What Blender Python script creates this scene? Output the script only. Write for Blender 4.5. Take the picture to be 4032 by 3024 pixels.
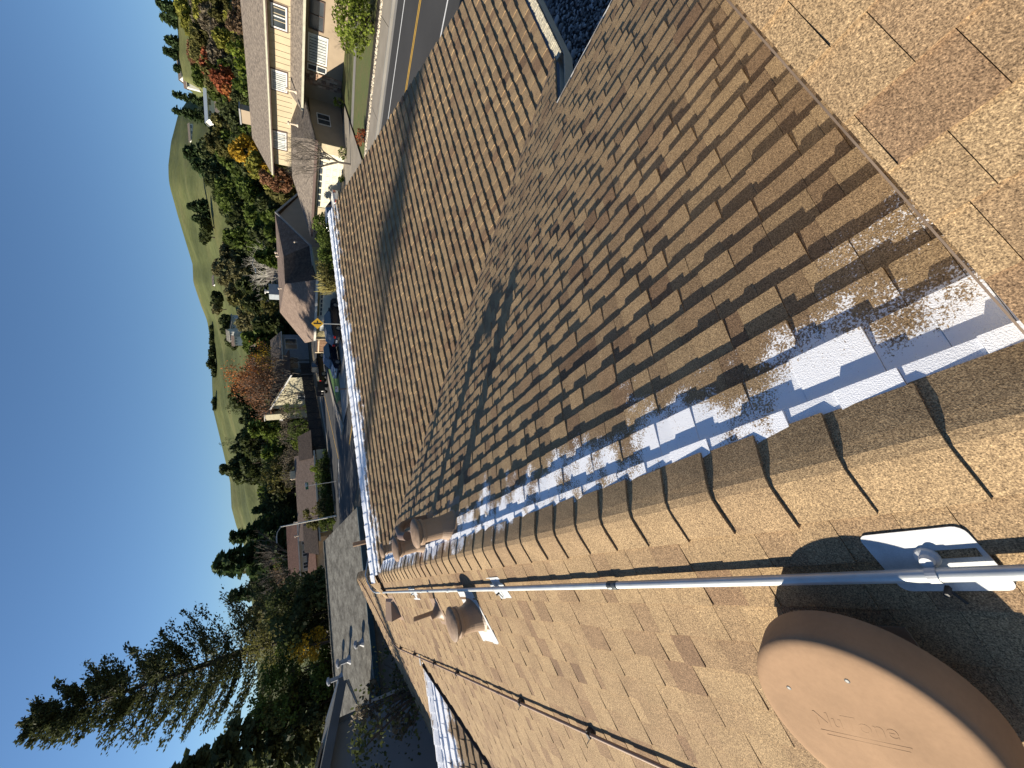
import bpy, math, random
import numpy as np
from mathutils import Vector
R_ = math.radians
scene = bpy.context.scene
for o in list(bpy.data.objects): bpy.data.objects.remove(o)

# ------------------------------------------------------------------ camera
CZ = 5.5                                  # eye height above the street
TH, RO, FPX = R_(30.5), R_(3.0), 1540.0   # pitch down, small roll, focal length in photo pixels (4032 wide)
Fv = Vector((0, math.cos(TH), -math.sin(TH))); R0 = Vector((1, 0, 0)); U0 = Vector((0, math.sin(TH), math.cos(TH)))
Uv = U0 * math.cos(RO) + R0 * math.sin(RO); Rv = R0 * math.cos(RO) - U0 * math.sin(RO)
cam = bpy.data.cameras.new('camera'); camo = bpy.data.objects.new('camera', cam)
scene.collection.objects.link(camo); scene.camera = camo
cam.sensor_fit = 'HORIZONTAL'; cam.sensor_width = 36; cam.lens = 36 * FPX / 4032
cam.clip_start = 0.02; cam.clip_end = 4000
X, Y, Z = -Uv, Rv, -Fv                    # the phone was held on its side: picture right = world down
from mathutils import Matrix
camo.matrix_world = Matrix(((X.x, Y.x, Z.x, 0), (X.y, Y.y, Z.y, 0), (X.z, Y.z, Z.z, CZ), (0, 0, 0, 1)))

# ------------------------------------------------------------------ light
SAZ, SEL = R_(-83), R_(24)
world = bpy.data.worlds.new('World'); scene.world = world; world.use_nodes = True
nt = world.node_tree; nt.nodes.clear()
sky = nt.nodes.new('ShaderNodeTexSky'); sky.sky_type = 'NISHITA'; sky.sun_disc = False
sky.sun_elevation = SEL; sky.sun_rotation = SAZ
sky.altitude = 100; sky.air_density = 1.05; sky.dust_density = 0.1; sky.ozone_density = 6.0
bg = nt.nodes.new('ShaderNodeBackground'); bg.inputs['Strength'].default_value = 0.06
wo = nt.nodes.new('ShaderNodeOutputWorld')
nt.links.new(sky.outputs[0], bg.inputs['Color']); nt.links.new(bg.outputs[0], wo.inputs['Surface'])
sl = bpy.data.lights.new('sun', 'SUN'); sl.energy = 5.0; sl.angle = R_(0.53); sl.color = (1.0, 0.91, 0.76)
so = bpy.data.objects.new('sun', sl); scene.collection.objects.link(so)
sdir = Vector((math.sin(SAZ) * math.cos(SEL), math.cos(SAZ) * math.cos(SEL), math.sin(SEL)))
so.rotation_euler = sdir.to_track_quat('Z', 'Y').to_euler(); so.location = (-20, 5, 30)
vs = scene.view_settings; vs.view_transform = 'Standard'; vs.look = 'None'; vs.gamma = 1; vs.exposure = 1.0
vs.use_curve_mapping = False

# ------------------------------------------------------------------ helpers
col = scene.collection
def ray(x, y):                            # photo pixel (4032 x 3024) -> direction
    return Fv + Rv * ((3024 - y - 1512) / FPX) - Uv * ((x - 2016) / FPX)
def gz(x, y, z=0.0):                      # point of that line of sight at height z
    r = ray(x, y); return Vector((0, 0, CZ)) + r * ((z - CZ) / r.z)
def gd(x, y, D):                          # ... at horizontal distance D
    r = ray(x, y); return Vector((0, 0, CZ)) + r * (D / math.hypot(r.x, r.y))
def mpp(p):                               # metres per photo pixel at p
    return (Vector(p) - Vector((0, 0, CZ))).dot(Fv) / FPX

def tag(o, label=None, cat=None, group=None, kind=None):
    if label: o['label'] = label
    if cat: o['category'] = cat
    if group: o['group'] = group
    if kind: o['kind'] = kind
    return o
def thing(name, loc, label, cat, group=None):
    o = bpy.data.objects.new(name, None); o.location = loc; o.empty_display_size = 0.2
    col.objects.link(o); return tag(o, label, cat, group)

class MB:                                 # mesh builder in world coordinates
    def __init__(s): s.v = []; s.f = []; s.m = []; s.t = []; s.fr = []
    def poly(s, pts, mi=0, tone=0.5, frost=None):
        n = len(s.v); s.v += [tuple(p) for p in pts]; s.f.append(tuple(range(n, n + len(pts)))); s.m.append(mi)
        s.t += [tone] * len(pts); s.fr += (list(frost) if frost is not None else [9.0] * len(pts))
    def box(s, c, ax, ay, az, mi=0, tone=0.5):   # centre + half axes
        c, ax, ay, az = map(Vector, (c, ax, ay, az))
        P = [c + ax * i + ay * j + az * k for k in (-1, 1) for j in (-1, 1) for i in (-1, 1)]
        for q in ((0, 2, 3, 1), (4, 5, 7, 6), (0, 1, 5, 4), (2, 6, 7, 3), (0, 4, 6, 2), (1, 3, 7, 5)):
            s.poly([P[i] for i in q], mi, tone)
    def tube(s, path, rad, sides=8, mi=0, cap=True, tone=0.5):
        path = [Vector(p) for p in path]; rad = rad if hasattr(rad, '__len__') else [rad] * len(path)
        base = len(s.v); up = None
        for i, p in enumerate(path):
            d = (path[min(i + 1, len(path) - 1)] - path[max(i - 1, 0)]).normalized()
            if up is None: up = d.orthogonal().normalized()
            up = (up - d * up.dot(d)); up = up.normalized() if up.length > 1e-6 else d.orthogonal().normalized()
            w = d.cross(up)
            for k in range(sides):
                a = 2 * math.pi * k / sides
                s.v.append(tuple(p + (up * math.cos(a) + w * math.sin(a)) * rad[i])); s.t.append(tone); s.fr.append(9.0)
        for i in range(len(path) - 1):
            for k in range(sides):
                k2 = (k + 1) % sides; b = base + i * sides
                s.f.append((b + k, b + k2, b + sides + k2, b + sides + k)); s.m.append(mi)
        if cap:
            s.f.append(tuple(range(base + sides - 1, base - 1, -1))); s.m.append(mi)
            b = base + (len(path) - 1) * sides; s.f.append(tuple(range(b, b + sides))); s.m.append(mi)
    def lathe(s, c, axis, prof, sides=28, mi=0, xd=None):   # prof: (radius, height) list
        c = Vector(c); axis = Vector(axis).normalized(); u = axis.orthogonal().normalized() if xd is None else Vector(xd); w = axis.cross(u)
        base = len(s.v)
        for r, hh in prof:
            for k in range(sides):
                a = 2 * math.pi * k / sides
                s.v.append(tuple(c + axis * hh + (u * math.cos(a) + w * math.sin(a)) * r)); s.t.append(.5); s.fr.append(9.0)
        for i in range(len(prof) - 1):
            for k in range(sides):
                k2 = (k + 1) % sides; b = base + i * sides
                s.f.append((b + k, b + k2, b + sides + k2, b + sides + k)); s.m.append(mi)
        b = base + (len(prof) - 1) * sides; s.f.append(tuple(range(b, b + sides))); s.m.append(mi)
        s.f.append(tuple(range(base + sides - 1, base - 1, -1))); s.m.append(mi)
    def build(s, name, mats, parent=None, smooth=False, attr=False, origin=None):
        me = bpy.data.meshes.new(name)
        if origin is None: origin = root_loc(parent) if parent else Vector((0, 0, 0))
        ox, oy, oz = origin
        me.from_pydata([(x - ox, y - oy, z - oz) for x, y, z in s.v], [], s.f)
        for m in (mats if isinstance(mats, (list, tuple)) else [mats]): me.materials.append(m)
        if any(s.m): me.polygons.foreach_set('material_index', s.m)
        if smooth: me.polygons.foreach_set('use_smooth', [True] * len(s.f))
        if attr:
            a = me.attributes.new('tone', 'FLOAT', 'POINT'); a.data.foreach_set('value', s.t)
            a = me.attributes.new('frost', 'FLOAT', 'POINT'); a.data.foreach_set('value', s.fr)
        me.update()
        o = bpy.data.objects.new(name, me); col.objects.link(o)
        if parent: o.parent = parent
        else: o.location = origin
        return o
def root_loc(o):
    while o.parent: o = o.parent
    return o.location.copy()
def smooth_angle(o, deg=35):
    me = o.data; me.polygons.foreach_set('use_smooth', [True] * len(me.polygons))
    try: me.set_sharp_from_angle(angle=R_(deg))
    except Exception: pass
    return o
def quick_mesh(name, V, F, mat, parent, tone=None, origin=None):    # numpy quads
    me = bpy.data.meshes.new(name); n, k = F.shape
    org = np.array(root_loc(parent) if parent else (origin or (0, 0, 0)))
    me.vertices.add(len(V)); me.vertices.foreach_set('co', (V - org).astype(np.float32).ravel())
    me.loops.add(n * k); me.loops.foreach_set('vertex_index', F.astype(np.int32).ravel())
    me.polygons.add(n); me.polygons.foreach_set('loop_start', np.arange(0, n * k, k, dtype=np.int32))
    me.polygons.foreach_set('loop_total', np.full(n, k, dtype=np.int32))
    if tone is not None:
        a = me.attributes.new('tone', 'FLOAT', 'POINT'); a.data.foreach_set('value', tone.astype(np.float32))
    me.materials.append(mat); me.update(calc_edges=True)
    o = bpy.data.objects.new(name, me); col.objects.link(o)
    if parent: o.parent = parent
    else: o.location = tuple(org)
    return o

# ------------------------------------------------------------------ materials
def nodes(name):
    m = bpy.data.materials.new(name); m.use_nodes = True; t = m.node_tree
    b = t.nodes['Principled BSDF']; return m, t, b
def N(t, typ, **kw):
    n = t.nodes.new(typ)
    for k, v in kw.items(): setattr(n, k, v)
    return n
def noise(t, scale, detail=3, rough=0.55, vec=None):
    n = N(t, 'ShaderNodeTexNoise'); n.inputs['Scale'].default_value = scale; n.inputs['Detail'].default_value = detail
    n.inputs['Roughness'].default_value = rough
    if vec is None:
        g = N(t, 'ShaderNodeNewGeometry'); vec = g.outputs['Position']
    t.links.new(vec, n.inputs['Vector']); return n.outputs['Fac']
def ramp(t, fac, stops):
    r = N(t, 'ShaderNodeValToRGB'); e = r.color_ramp.elements
    while len(e) < len(stops): e.new(0.5)
    for i, (p, c) in enumerate(stops): e[i].position = p; e[i].color = (*c, 1)
    t.links.new(fac, r.inputs['Fac']); return r.outputs['Color']
def mix(t, fac, a, b, mode='MIX'):
    n = N(t, 'ShaderNodeMix', data_type='RGBA', blend_type=mode)
    for s, v in ((n.inputs[0], fac), (n.inputs[6], a), (n.inputs[7], b)):
        if hasattr(v, 'links') or hasattr(v, 'is_linked'): t.links.new(v, s)
        elif isinstance(v, (int, float)): s.default_value = v
        else: s.default_value = (*v, 1)
    return n.outputs[2]
def mth(t, op, a, b=None, clamp=False):
    n = N(t, 'ShaderNodeMath', operation=op); n.use_clamp = clamp
    for s, v in ((n.inputs[0], a), (n.inputs[1], b)):
        if v is None: continue
        if isinstance(v, (int, float)): s.default_value = v
        else: t.links.new(v, s)
    return n.outputs[0]
def bump(t, b, h, strength=0.3, dist=0.01):
    n = N(t, 'ShaderNodeBump'); n.inputs['Strength'].default_value = strength; n.inputs['Distance'].default_value = dist
    t.links.new(h, n.inputs['Height']); t.links.new(n.outputs[0], b.inputs['Normal'])
MATS = {}
def mat(name, c, rough=0.7, var=0.12, scale=3.0, bmp=0.0, bscale=60, metal=0.0, c2=None, fine=0.0, fscale=120, spec=0.4):
    """paint / stucco / metal with mottling: c <-> c2 by noise, plus fine speckle"""
    if name in MATS: return MATS[name]
    m, t, b = nodes(name)
    if c2 is None: c2 = tuple(max(0, x * (1 - var * 2)) for x in c)
    f = noise(t, scale, 5)
    cc = ramp(t, f, [(0.32, c2), (0.68, c)])
    if fine:
        ff = noise(t, fscale, 2, 0.7)
        cc = mix(t, 1.0, cc, ramp(t, ff, [(0.3, (1 - fine,) * 3), (0.7, (1 + fine,) * 3)]), 'MULTIPLY')
    t.links.new(cc, b.inputs['Base Color'])
    b.inputs['Roughness'].default_value = rough; b.inputs['Metallic'].default_value = metal
    b.inputs['Specular IOR Level'].default_value = spec
    if bmp: bump(t, b, noise(t, bscale, 4), bmp, 0.01)
    MATS[name] = m; return m

def shingle_mat(name, light, dark, red, frost=True):
    m, t, b = nodes(name)
    ton = N(t, 'ShaderNodeAttribute', attribute_name='tone').outputs['Fac']
    base = ramp(t, ton, [(0.0, dark), (0.22, red), (0.45, tuple((a + c) / 2 for a, c in zip(light, red))), (0.7, light), (1.0, tuple(x * 1.12 for x in light))])
    g1 = noise(t, 260, 2, 0.8); g2 = noise(t, 95, 2, 0.75); g3 = noise(t, 7, 4)
    sp = ramp(t, g1, [(0.30, (0.12, 0.10, 0.085)), (0.45, (0.72, 0.70, 0.67)), (0.60, (1.35, 1.33, 1.27)), (0.74, (2.4, 2.3, 2.1))])
    base = mix(t, 0.9, base, sp, 'MULTIPLY')
    base = mix(t, 0.55, base, ramp(t, g2, [(0.3, (0.55, 0.5, 0.47)), (0.7, (1.4, 1.38, 1.32))]), 'MULTIPLY')
    base = mix(t, 0.5, base, ramp(t, g3, [(0.3, (0.75, 0.73, 0.72)), (0.7, (1.15, 1.15, 1.15))]), 'MULTIPLY')
    rough = 0.92
    if frost:
        d = N(t, 'ShaderNodeAttribute', attribute_name='frost').outputs['Fac']
        a = mth(t, 'MULTIPLY', mth(t, 'SUBTRACT', noise(t, 3.2, 3), 0.5), 1.0)
        a2 = mth(t, 'MULTIPLY', mth(t, 'SUBTRACT', noise(t, 14, 3), 0.5), 0.45)
        dd = mth(t, 'ADD', mth(t, 'ADD', d, a), a2)
        fac = N(t, 'ShaderNodeMapRange'); fac.inputs[1].default_value = 0.12; fac.inputs[2].default_value = 0.48
        fac.inputs[3].default_value = 1; fac.inputs[4].default_value = -0.12; t.links.new(dd, fac.inputs[0])
        nf = N(t, 'ShaderNodeMapRange'); nf.inputs[1].default_value = 0.3; nf.inputs[2].default_value = 0.7
        t.links.new(noise(t, 150, 3, 0.75), nf.inputs[0])
        fr = mth(t, 'ADD', mth(t, 'MULTIPLY', mth(t, 'SUBTRACT', fac.outputs[0], nf.outputs[0]), 5.0), 0.5, clamp=True)
        base = mix(t, fr, base, (0.88, 0.89, 0.92))
    t.links.new(base, b.inputs['Base Color']); b.inputs['Roughness'].default_value = rough
    b.inputs['Specular IOR Level'].default_value = 0.25
    bump(t, b, g1, 0.5, 0.004)
    MATS[name] = m; return m
SH = shingle_mat('roof_shingle_granules', (0.335, 0.242, 0.142), (0.11, 0.074, 0.05), (0.225, 0.148, 0.092))
DECK = mat('roof_underlay', (0.035, 0.03, 0.028), 0.95)
TAN = mat('tan_vent_paint', (0.31, 0.205, 0.13), 0.55, 0.08, 6, 0.05, 90, fine=0.06)
TANCAP = mat('weathered_vent_cap', (0.31, 0.205, 0.13), 0.65, 0.2, 22, 0.1, 60, fine=0.1)
GALV = mat('galvanised_pipe', (0.62, 0.64, 0.62), 0.38, 0.10, 12, 0.03, 150, metal=0.35)
GALVP = mat('galvanised_plate', (0.56, 0.57, 0.57), 0.6, 0.1, 20, metal=0.0, fine=0.08, fscale=260)
DARKM = mat('black_clip', (0.02, 0.02, 0.022), 0.5)
VALL = mat('valley_metal', (0.22, 0.16, 0.115), 0.5, 0.15, 8, metal=0.3)
WHITEP = mat('white_trim', (0.62, 0.60, 0.56), 0.5, 0.06, 4)
GLASS = mat('window_glass', (0.045, 0.055, 0.065), 0.06, 0.2, 0.8, spec=0.9)
# ------------------------------------------------------------------ the house we stand on (s = right of ridge, y = along ridge, z above ridge)
HA = R_(-23.7); ha = Vector((math.sin(HA), math.cos(HA), 0)); hh = Vector((math.cos(HA), -math.sin(HA), 0))
SR, ZR = -0.054, CZ - 1.31
def H(s, y, z): return hh * (s + SR) + ha * y + Vector((0, 0, ZR + z))
T = math.tan(R_(18.43)); YB, ZB, TB = 8.01, 0.09, 0.286; GY, GZ, GS = 7.72, -0.51, -1.53
zL = lambda s, y: T * s
zR = lambda s, y: -T * s
zB = lambda s, y: ZB - TB * (YB - y)
zG = lambda s, y: GZ - T * (GY - y)
nL = (Vector((0, 0, 1)) - hh * T).normalized(); nR = (Vector((0, 0, 1)) + hh * T).normalized()
nB = (Vector((0, 0, 1)) - ha * TB).normalized(); nG = (Vector((0, 0, 1)) - ha * T).normalized()
house = thing('house', H(1.5, 4, -4.19), 'tan shingle-roofed house in the foreground with two wings and frosted ridges', 'house')

def clip(poly, conv):                     # Sutherland-Hodgman, conv counter-clockwise
    for i in range(len(conv)):
        (ax, ay), (bx, by) = conv[i], conv[(i + 1) % len(conv)]; out = []
        def sd(p): return (bx - ax) * (p[1] - ay) - (by - ay) * (p[0] - ax)
        for j in range(len(poly)):
            p, q = poly[j], poly[(j + 1) % len(poly)]; dp, dq = sd(p), sd(q)
            if dp >= 0: out.append(p)
            if (dp >= 0) != (dq >= 0):
                k = dp / (dp - dq); out.append((p[0] + (q[0] - p[0]) * k, p[1] + (q[1] - p[1]) * k))
        poly = out
        if len(poly) < 3: return []
    return poly
def ccw(p):
    a = sum(p[i][0] * p[(i + 1) % len(p)][1] - p[(i + 1) % len(p)][0] * p[i][1] for i in range(len(p)))
    return p if a > 0 else p[::-1]
EXP = 0.143
pieces = []                               # (projected size, slope index, faces)
def cam_uv(p):
    d = p - Vector((0, 0, CZ)); z = d.dot(Fv)
    if z < 0.05: return None
    return (2016 - FPX * d.dot(Uv) / z, 1512 - FPX * d.dot(Rv) / z)
def shingle_slope(idx, zf, nrm, axis, butt0, updir, ncourse, c0, c1, polys, frostf, seed, cosp, thick=1.0):
    """axis 'y': courses run along y, up-slope is along s.  axis 's': the other way round"""
    rnd = random.Random(seed); ex = EXP * cosp; polys = [ccw(p) for p in polys]
    # joint positions wander from course to course like real laminated shingles
    for k in range(ncourse):
        u0 = butt0 + updir * k * ex; u1 = u0 + updir * (ex + 0.012); c = c0 - rnd.random() * 0.3; tooth = rnd.random() < 0.5
        jit = rnd.uniform(-0.004, 0.004)
        while c < c1:
            w = rnd.uniform(0.10, 0.20) if tooth else rnd.uniform(0.06, 0.17)
            th = rnd.uniform(0.0145, 0.0175) if tooth else rnd.uniform(0.0105, 0.013)
            if rnd.random() < 0.15: th = rnd.uniform(0.011, 0.014)
            th *= thick
            tone = min(1, max(0, rnd.gauss(0.64 if tooth else 0.56, 0.12)))
            if rnd.random() < 0.09: tone = rnd.uniform(0.14, 0.36)
            e0 = jit + rnd.uniform(-0.002, 0.002)
            cw = c + w - 0.0015
            rect = [(c, u0 + e0), (cw, u0 + e0), (cw, u1), (c, u1)]
            if axis == 'y': rect = [(b, a) for a, b in rect]
            rect = ccw(rect)
            for pl in polys:
                q = clip(rect, pl)
                if len(q) < 3: continue
                top, bot, fr = [], [], []
                for s_, y_ in q:
                    uu = s_ if axis == 'y' else y_
                    f = abs(uu - (u0 + e0)) / ex
                    hgt = th + (0.0022 - th) * min(1, f)
                    b = H(s_, y_, zf(s_, y_)); top.append(b + nrm * hgt); bot.append(b - nrm * 0.001); fr.append(frostf(s_, y_))
                faces = [(top, fr)]
                n = len(q)
                for i in range(n):
                    j = (i + 1) % n; faces.append(([bot[i], bot[j], top[j], top[i]], [fr[i], fr[j], fr[j], fr[i]]))
                uv = [cam_uv(p) for p in top]
                size = 0
                if all(uv):
                    xs = [min(4032, max(0, a)) for a, b in uv]; ys = [min(3024, max(0, b)) for a, b in uv]
                    size = abs(sum(xs[i] * ys[(i + 1) % n] - xs[(i + 1) % n] * ys[i] for i in range(n))) / 2
                pieces.append((size, idx, faces, tone))
            c += w; tooth = not tooth
L1 = [(-4.2, -1.3), (2.6, -1.3), (2.6, 0.11), (-4.2, 0.11)]
L2 = [(0, .11), (0, GY), (GS, GY), (-4.2, GY - (4.2 + GS)), (-4.2, .11)]
L3 = [(0, GY), (0, 10.7), (-4.2, 10.7), (-4.2, GY + (4.2 + GS)), (GS, GY)]
vs_ = lambda y: (-ZB + TB * (YB - y)) / T
yv0 = YB - ZB / TB
RP = [(0, .02), (4.06, .02), (4.06, 1.80), (vs_(1.80), 1.80), (0, yv0)]
BP = [(0, yv0), (vs_(1.83), 1.83), (7.75, 1.83), (8.5, YB), (0, YB)]
RP2 = [[(0, .02), (4.06, .02), (4.06, 1.80), (vs_(1.80), 1.80), (0, yv0)]]
RQ2 = [[(.11, .02), (4.06, .02), (4.06, 1.80), (.11, 1.80)], [(.11, 1.80), (vs_(1.80), 1.80), (.11, yv0 - .11 * T / TB)]]; BQ = [(.35, yv0 - .35 * T / TB), (vs_(1.83), 1.83), (7.75, 1.83), (8.49, YB - .11), (.35, YB - .11)]; BQ2 = [(0, yv0), (.35, yv0 - .35 * T / TB), (.35, YB - .11), (0, YB - .11)]
RP2 = [[(0, .02), (4.06, .02), (4.06, 1.80), (0, 1.80)], [(0, 1.80), (vs_(1.80), 1.80), (0, yv0)]]
GP = [(GS, GY), (-6.2, GY - (6.2 + GS)), (-6.2, GY)]
cp, cb = math.cos(R_(18.43)), math.cos(math.atan(TB))
shingle_slope(0, zL, nL, 'y', -4.2, 1, 50, -1.3, 10.7, [L1, L2, L3], lambda s, y: 9.0, 1, cp)
shingle_slope(1, zR, nR, 'y', vs_(1.80) + .01, -1, 38, -.05, 7.8, RQ2, lambda s, y: s / cp - 0.03 + max(0, 1.2 - y) * 0.0 - .07 * max(0, .9 - y), 2, cp, 1.65)
shingle_slope(2, zB, nB, 's', 1.83, 1, 47, 0, 8.6, [BQ, BQ2], lambda s, y: (YB - y) / cb - 0.06, 3, cb, 1.8)
shingle_slope(3, zG, nG, 's', GY - (6.2 + GS), 1, 36, -6.2, -1.4, [GP], lambda s, y: (GY - y) / cp - 0.22, 4, cp, 1.5)
slopes = []
for nm, zf, nr, polys, lab in (('roof_slope', zL, nL, [L1, L2, L3], 'sunlit left-hand roof slope carrying the vents and pipes'), ('roof_slope', zR, nR, RP2, 'right-hand roof slope with long shingle shadows and frost by the ridge'),
                          ('roof_slope', zB, nB, [BP], 'far wing roof slope facing the camera with frosted ridge'), ('roof_slope', zG, nG, [GP], 'small left wing roof slope with frost')):
    mb = MB()
    for p in polys: mb.poly([H(s, y, zf(s, y)) - nr * 0.006 for s, y in ccw(p)])
    o = mb.build(nm, DECK, house); o['label'] = lab; slopes.append(o)
pieces.sort(key=lambda q: -q[0])
rest = MB()
for i, (size, idx, faces, tone) in enumerate(pieces):
    if i < 300:
        mb = MB()
        for f, fr in faces: mb.poly(f, 0, tone, fr)
        mb.build('shingle', SH, slopes[idx], attr=True)
    else:
        for f, fr in faces: rest.poly(f, 0, tone, fr)
ro = rest.build('shingles', SH, house, attr=True); ro['kind'] = 'stuff'

# ridge caps -------------------------------------------------------------
def ridge_caps(p0, p1, dl, dr, up, first, pitch=0.212, frl=9.0, frr=0.10, seed=7, wid=0.15, fade=False):
    """bent cap shingles from p0 to p1, butt of each one faces p0; dl/dr: unit down-slope vectors of both sides"""
    rnd = random.Random(seed); d = (p1 - p0).normalized(); Ltot = (p1 - p0).length; k = 0; pos = first
    while pos < Ltot:
        a = p0 + d * pos; b = p0 + d * min(Ltot, pos + pitch + 0.03); h0, h1 = rnd.uniform(.017, .022), 0.007
        wl, wr = wid + rnd.uniform(-.006, .006), wid + rnd.uniform(-.006, .006)
        tone = min(1, max(0.1, rnd.gauss(.66, .15)))
        nl = (up - dl * up.dot(dl)).normalized(); nr = (up - dr * up.dot(dr)).normalized()
        def sec(p, hg, g):
            return [p + dl * wl - nl * .002, p + dl * wl + nl * hg * .8, p + dl * .05 + nl * hg, p + dl * .016 + up * hg * .93, p + dr * .016 + up * hg * .93, p + dr * .05 + nr * hg, p + dr * wr + nr * hg * .8, p + dr * wr - nr * .002]
        A, B = sec(a, h0, 0), sec(b, h1, 0); fq = frr + max(0, .46 - .10 * pos) if fade else frr; F = [frl, frl, frl, frl, fq + .25, fq + .14, fq, fq]
        mb = MB(); n = len(A)
        for i in range(n - 1): mb.poly([A[i], A[i + 1], B[i + 1], B[i]], 0, tone, [F[i], F[i + 1], F[i + 1], F[i]])
        mb.poly(A[::-1], 0, tone * .8, F[::-1])
        o = mb.build('ridge_cap', SH, house, attr=True); k += 1
        pos += pitch + rnd.uniform(-.006, .006)
up = Vector((0, 0, 1))
dLd = (-hh - up * T).normalized(); dRd = (hh - up * T).normalized(); dBn = (-ha - up * TB).normalized(); dBf = (ha - up * TB).normalized(); dGn = (-ha - up * T).normalized(); dGf = (ha - up * T).normalized()
ridge_caps(H(0, .11, .008), H(0, 7.80, .008), dLd, dRd, up, 0.0, frr=0.16, fade=True)
ridge_caps(H(0, 8.1, .006), H(0, 10.72, .006), dLd, dRd, up, 0.0, frr=9)
ridge_caps(H(8.5, YB, ZB + .01), H(-.12, YB, ZB + .01), dBf, dBn, up, 0, frl=-.05, frr=-.08, seed=9)
ridge_caps(H(-6.2, GY, GZ + .01), H(-1.25, GY, GZ + .01), dGf, dGn, up, 0, frl=-.02, frr=-.06, seed=11)
def frost_part(name, mb, m): return mb.build(name, m, house)
# end piece where the wing ridge dies over the main ridge
mb = MB(); e = [H(-.12, YB - .16, ZB - .035), H(-.12, YB, ZB + .032), H(-.12, YB + .16, ZB - .035), H(-.42, YB + .14, -.125), H(-.42, YB - .14, -.125)]
mb.poly([e[0], e[1], e[3], e[4]][:2] + [e[4]], 0, .6); mb.poly([e[1], e[2], e[3]], 0, .6); mb.poly([e[1], e[3], e[4]], 0, .7); mb.build('hip_cap', SH, house, attr=True)
# far slope of the far wing and of the small left wing, eave underside
mb = MB(); mb.poly([H(0, YB, ZB), H(8.5, YB, ZB), H(8.9, 12.6, ZB - TB * 4.6), H(0, 12.6, ZB - TB * 4.6)], 0, .6)
mb.poly([H(-6.2, GY, GZ), H(GS, GY, GZ), H(-4.2, GY + (4.2 + GS), zL(-4.2, 0)), H(-6.2, GY + (4.2 + GS), zL(-4.2, 0))], 0, .6)
mb.build('back_slope', SH, house, attr=True)
# valley flashing
def strip(name, p0, p1, wid, lift, nrm, m, prof=None, parent=house):
    d = (p1 - p0).normalized(); w = d.cross(nrm).normalized(); mb = MB()
    sec = prof or [(-.5, 0), (-.5, 1), (.5, 1), (.5, 0)]
    A = [p0 + w * x * wid + nrm * (z * lift) for x, z in sec]; B = [p1 + w * x * wid + nrm * (z * lift) for x, z in sec]
    for i in range(len(sec) - 1): mb.poly([A[i], A[i + 1], B[i + 1], B[i]])
    mb.poly(A[::-1]); mb.poly(B); return mb.build(name, m, parent)
nV = (nR + nB).normalized()
strip('valley_flashing', H(vs_(yv0 - .05), yv0 - .05, zR(vs_(yv0 - .05), 0)), H(vs_(1.84), 1.84, zR(vs_(1.84), 0)), .16, .02, nV, VALL, [(-.5, .3), (-.5, .9), (-.1, .75), (0, 1.35), (.1, .75), (.5, .9), (.5, .3)])
BLKM = mat('black_valley_metal', (0.018, 0.018, 0.02), 0.35, metal=.4)
nVG = (nL + nG).normalized()
strip('valley_flashing', H(GS + .02, GY - .02, GZ), H(-4.2, GY - (4.2 + GS), zL(-4.2, 0)), .10, .03, nVG, BLKM, [(-.5, .2), (-.5, 1.1), (-.1, .6), (0, 1.5), (.1, .6), (.5, 1.1), (.5, .2)])
mb = MB(); mb.box(H(GS + .12, GY - .03, GZ + .06), hh * .11, ha * .035, nL * .004); mb.build('flashing_tab', GALVP, house)
# rake edge of the near slope, wall under it
strip('rake_edge', H(0.02, .117, .010), H(2.6, .117, zL(2.6, 0) + .010), .004, .003, nL, VALL)
CREAM = mat('cream_stucco', (0.55, 0.46, 0.34), .85, .08, 2, .15, 80)
mb = MB(); mb.poly([H(0.03, .105, -.02), H(2.6, .105, zL(2.6, 0) - .02), H(2.6, .105, zR(2.6, 0) - .02)])
mb.build('gable_infill', CREAM, house)
# eaves: drip edge, gutter, fascias
mb = MB(); a0, a1 = H(4.06, -.6, zR(4.06, 0)), H(4.06, 1.8, zR(4.06, 0))
for q0, q1, u, v in ((a0, a1, nR * .008 - hh * .05, nR * .008 + hh * .022), (a0, a1, hh * .022 + nR * .008, hh * .022 - up * .14)):
    mb.poly([q0 + u, q0 + v, q1 + v, q1 + u])
mb.build('drip_edge', WHITEP, house)
mb = MB(); mb.box(H(4.02, .6, zR(4.02, 0) - .1), hh * .02, ha * 1.2, up * .08); mb.build('fascia', WHITEP, house)
GUTL = mat('gutter_leaf_guard', (.62, .56, .42), .8, .3, 40, .5, 90)
GUT = mat('gutter_paint', (.50, .46, .38), .5, .1, 5)
mb = MB(); y0 = 1.80; zg = zB(0, 1.83) - .03
g = [H(vs_(1.8) + .02, 0, 0), ]
def gut(sA, zA, sB, zB_, mi):
    for (ya, za), (yb, zb) in (((1.82, -.02), (1.82, -.11)), ((1.82, -.11), (1.72, -.11)), ((1.72, -.11), (1.70, .0)), ((1.70, 0), (1.685, .005)), ((1.685, .005), (1.70, -.13)), ((1.70, -.13), (1.83, -.13))):
        mb.poly([H(sA, ya, zA + za), H(sB, ya, zB_ + za), H(sB, yb, zB_ + zb), H(sA, yb, zA + zb)], mi)
gut(4.98, zg, 7.9, zg, 0); gut(4.08, zR(4.08, 0) - .03, 4.98, zg, 0); mb.build('gutter', GUT, house)
mb = MB(); rnd = random.Random(4)
for i in range(75):
    s = 5.02 + i * .038; mb.box(H(s, 1.75, zg + .022 + rnd.uniform(-.004, .004)), hh * .014, ha * .05, up * .008)
mb.build('gutter_guard', GUTL, house)
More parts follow.
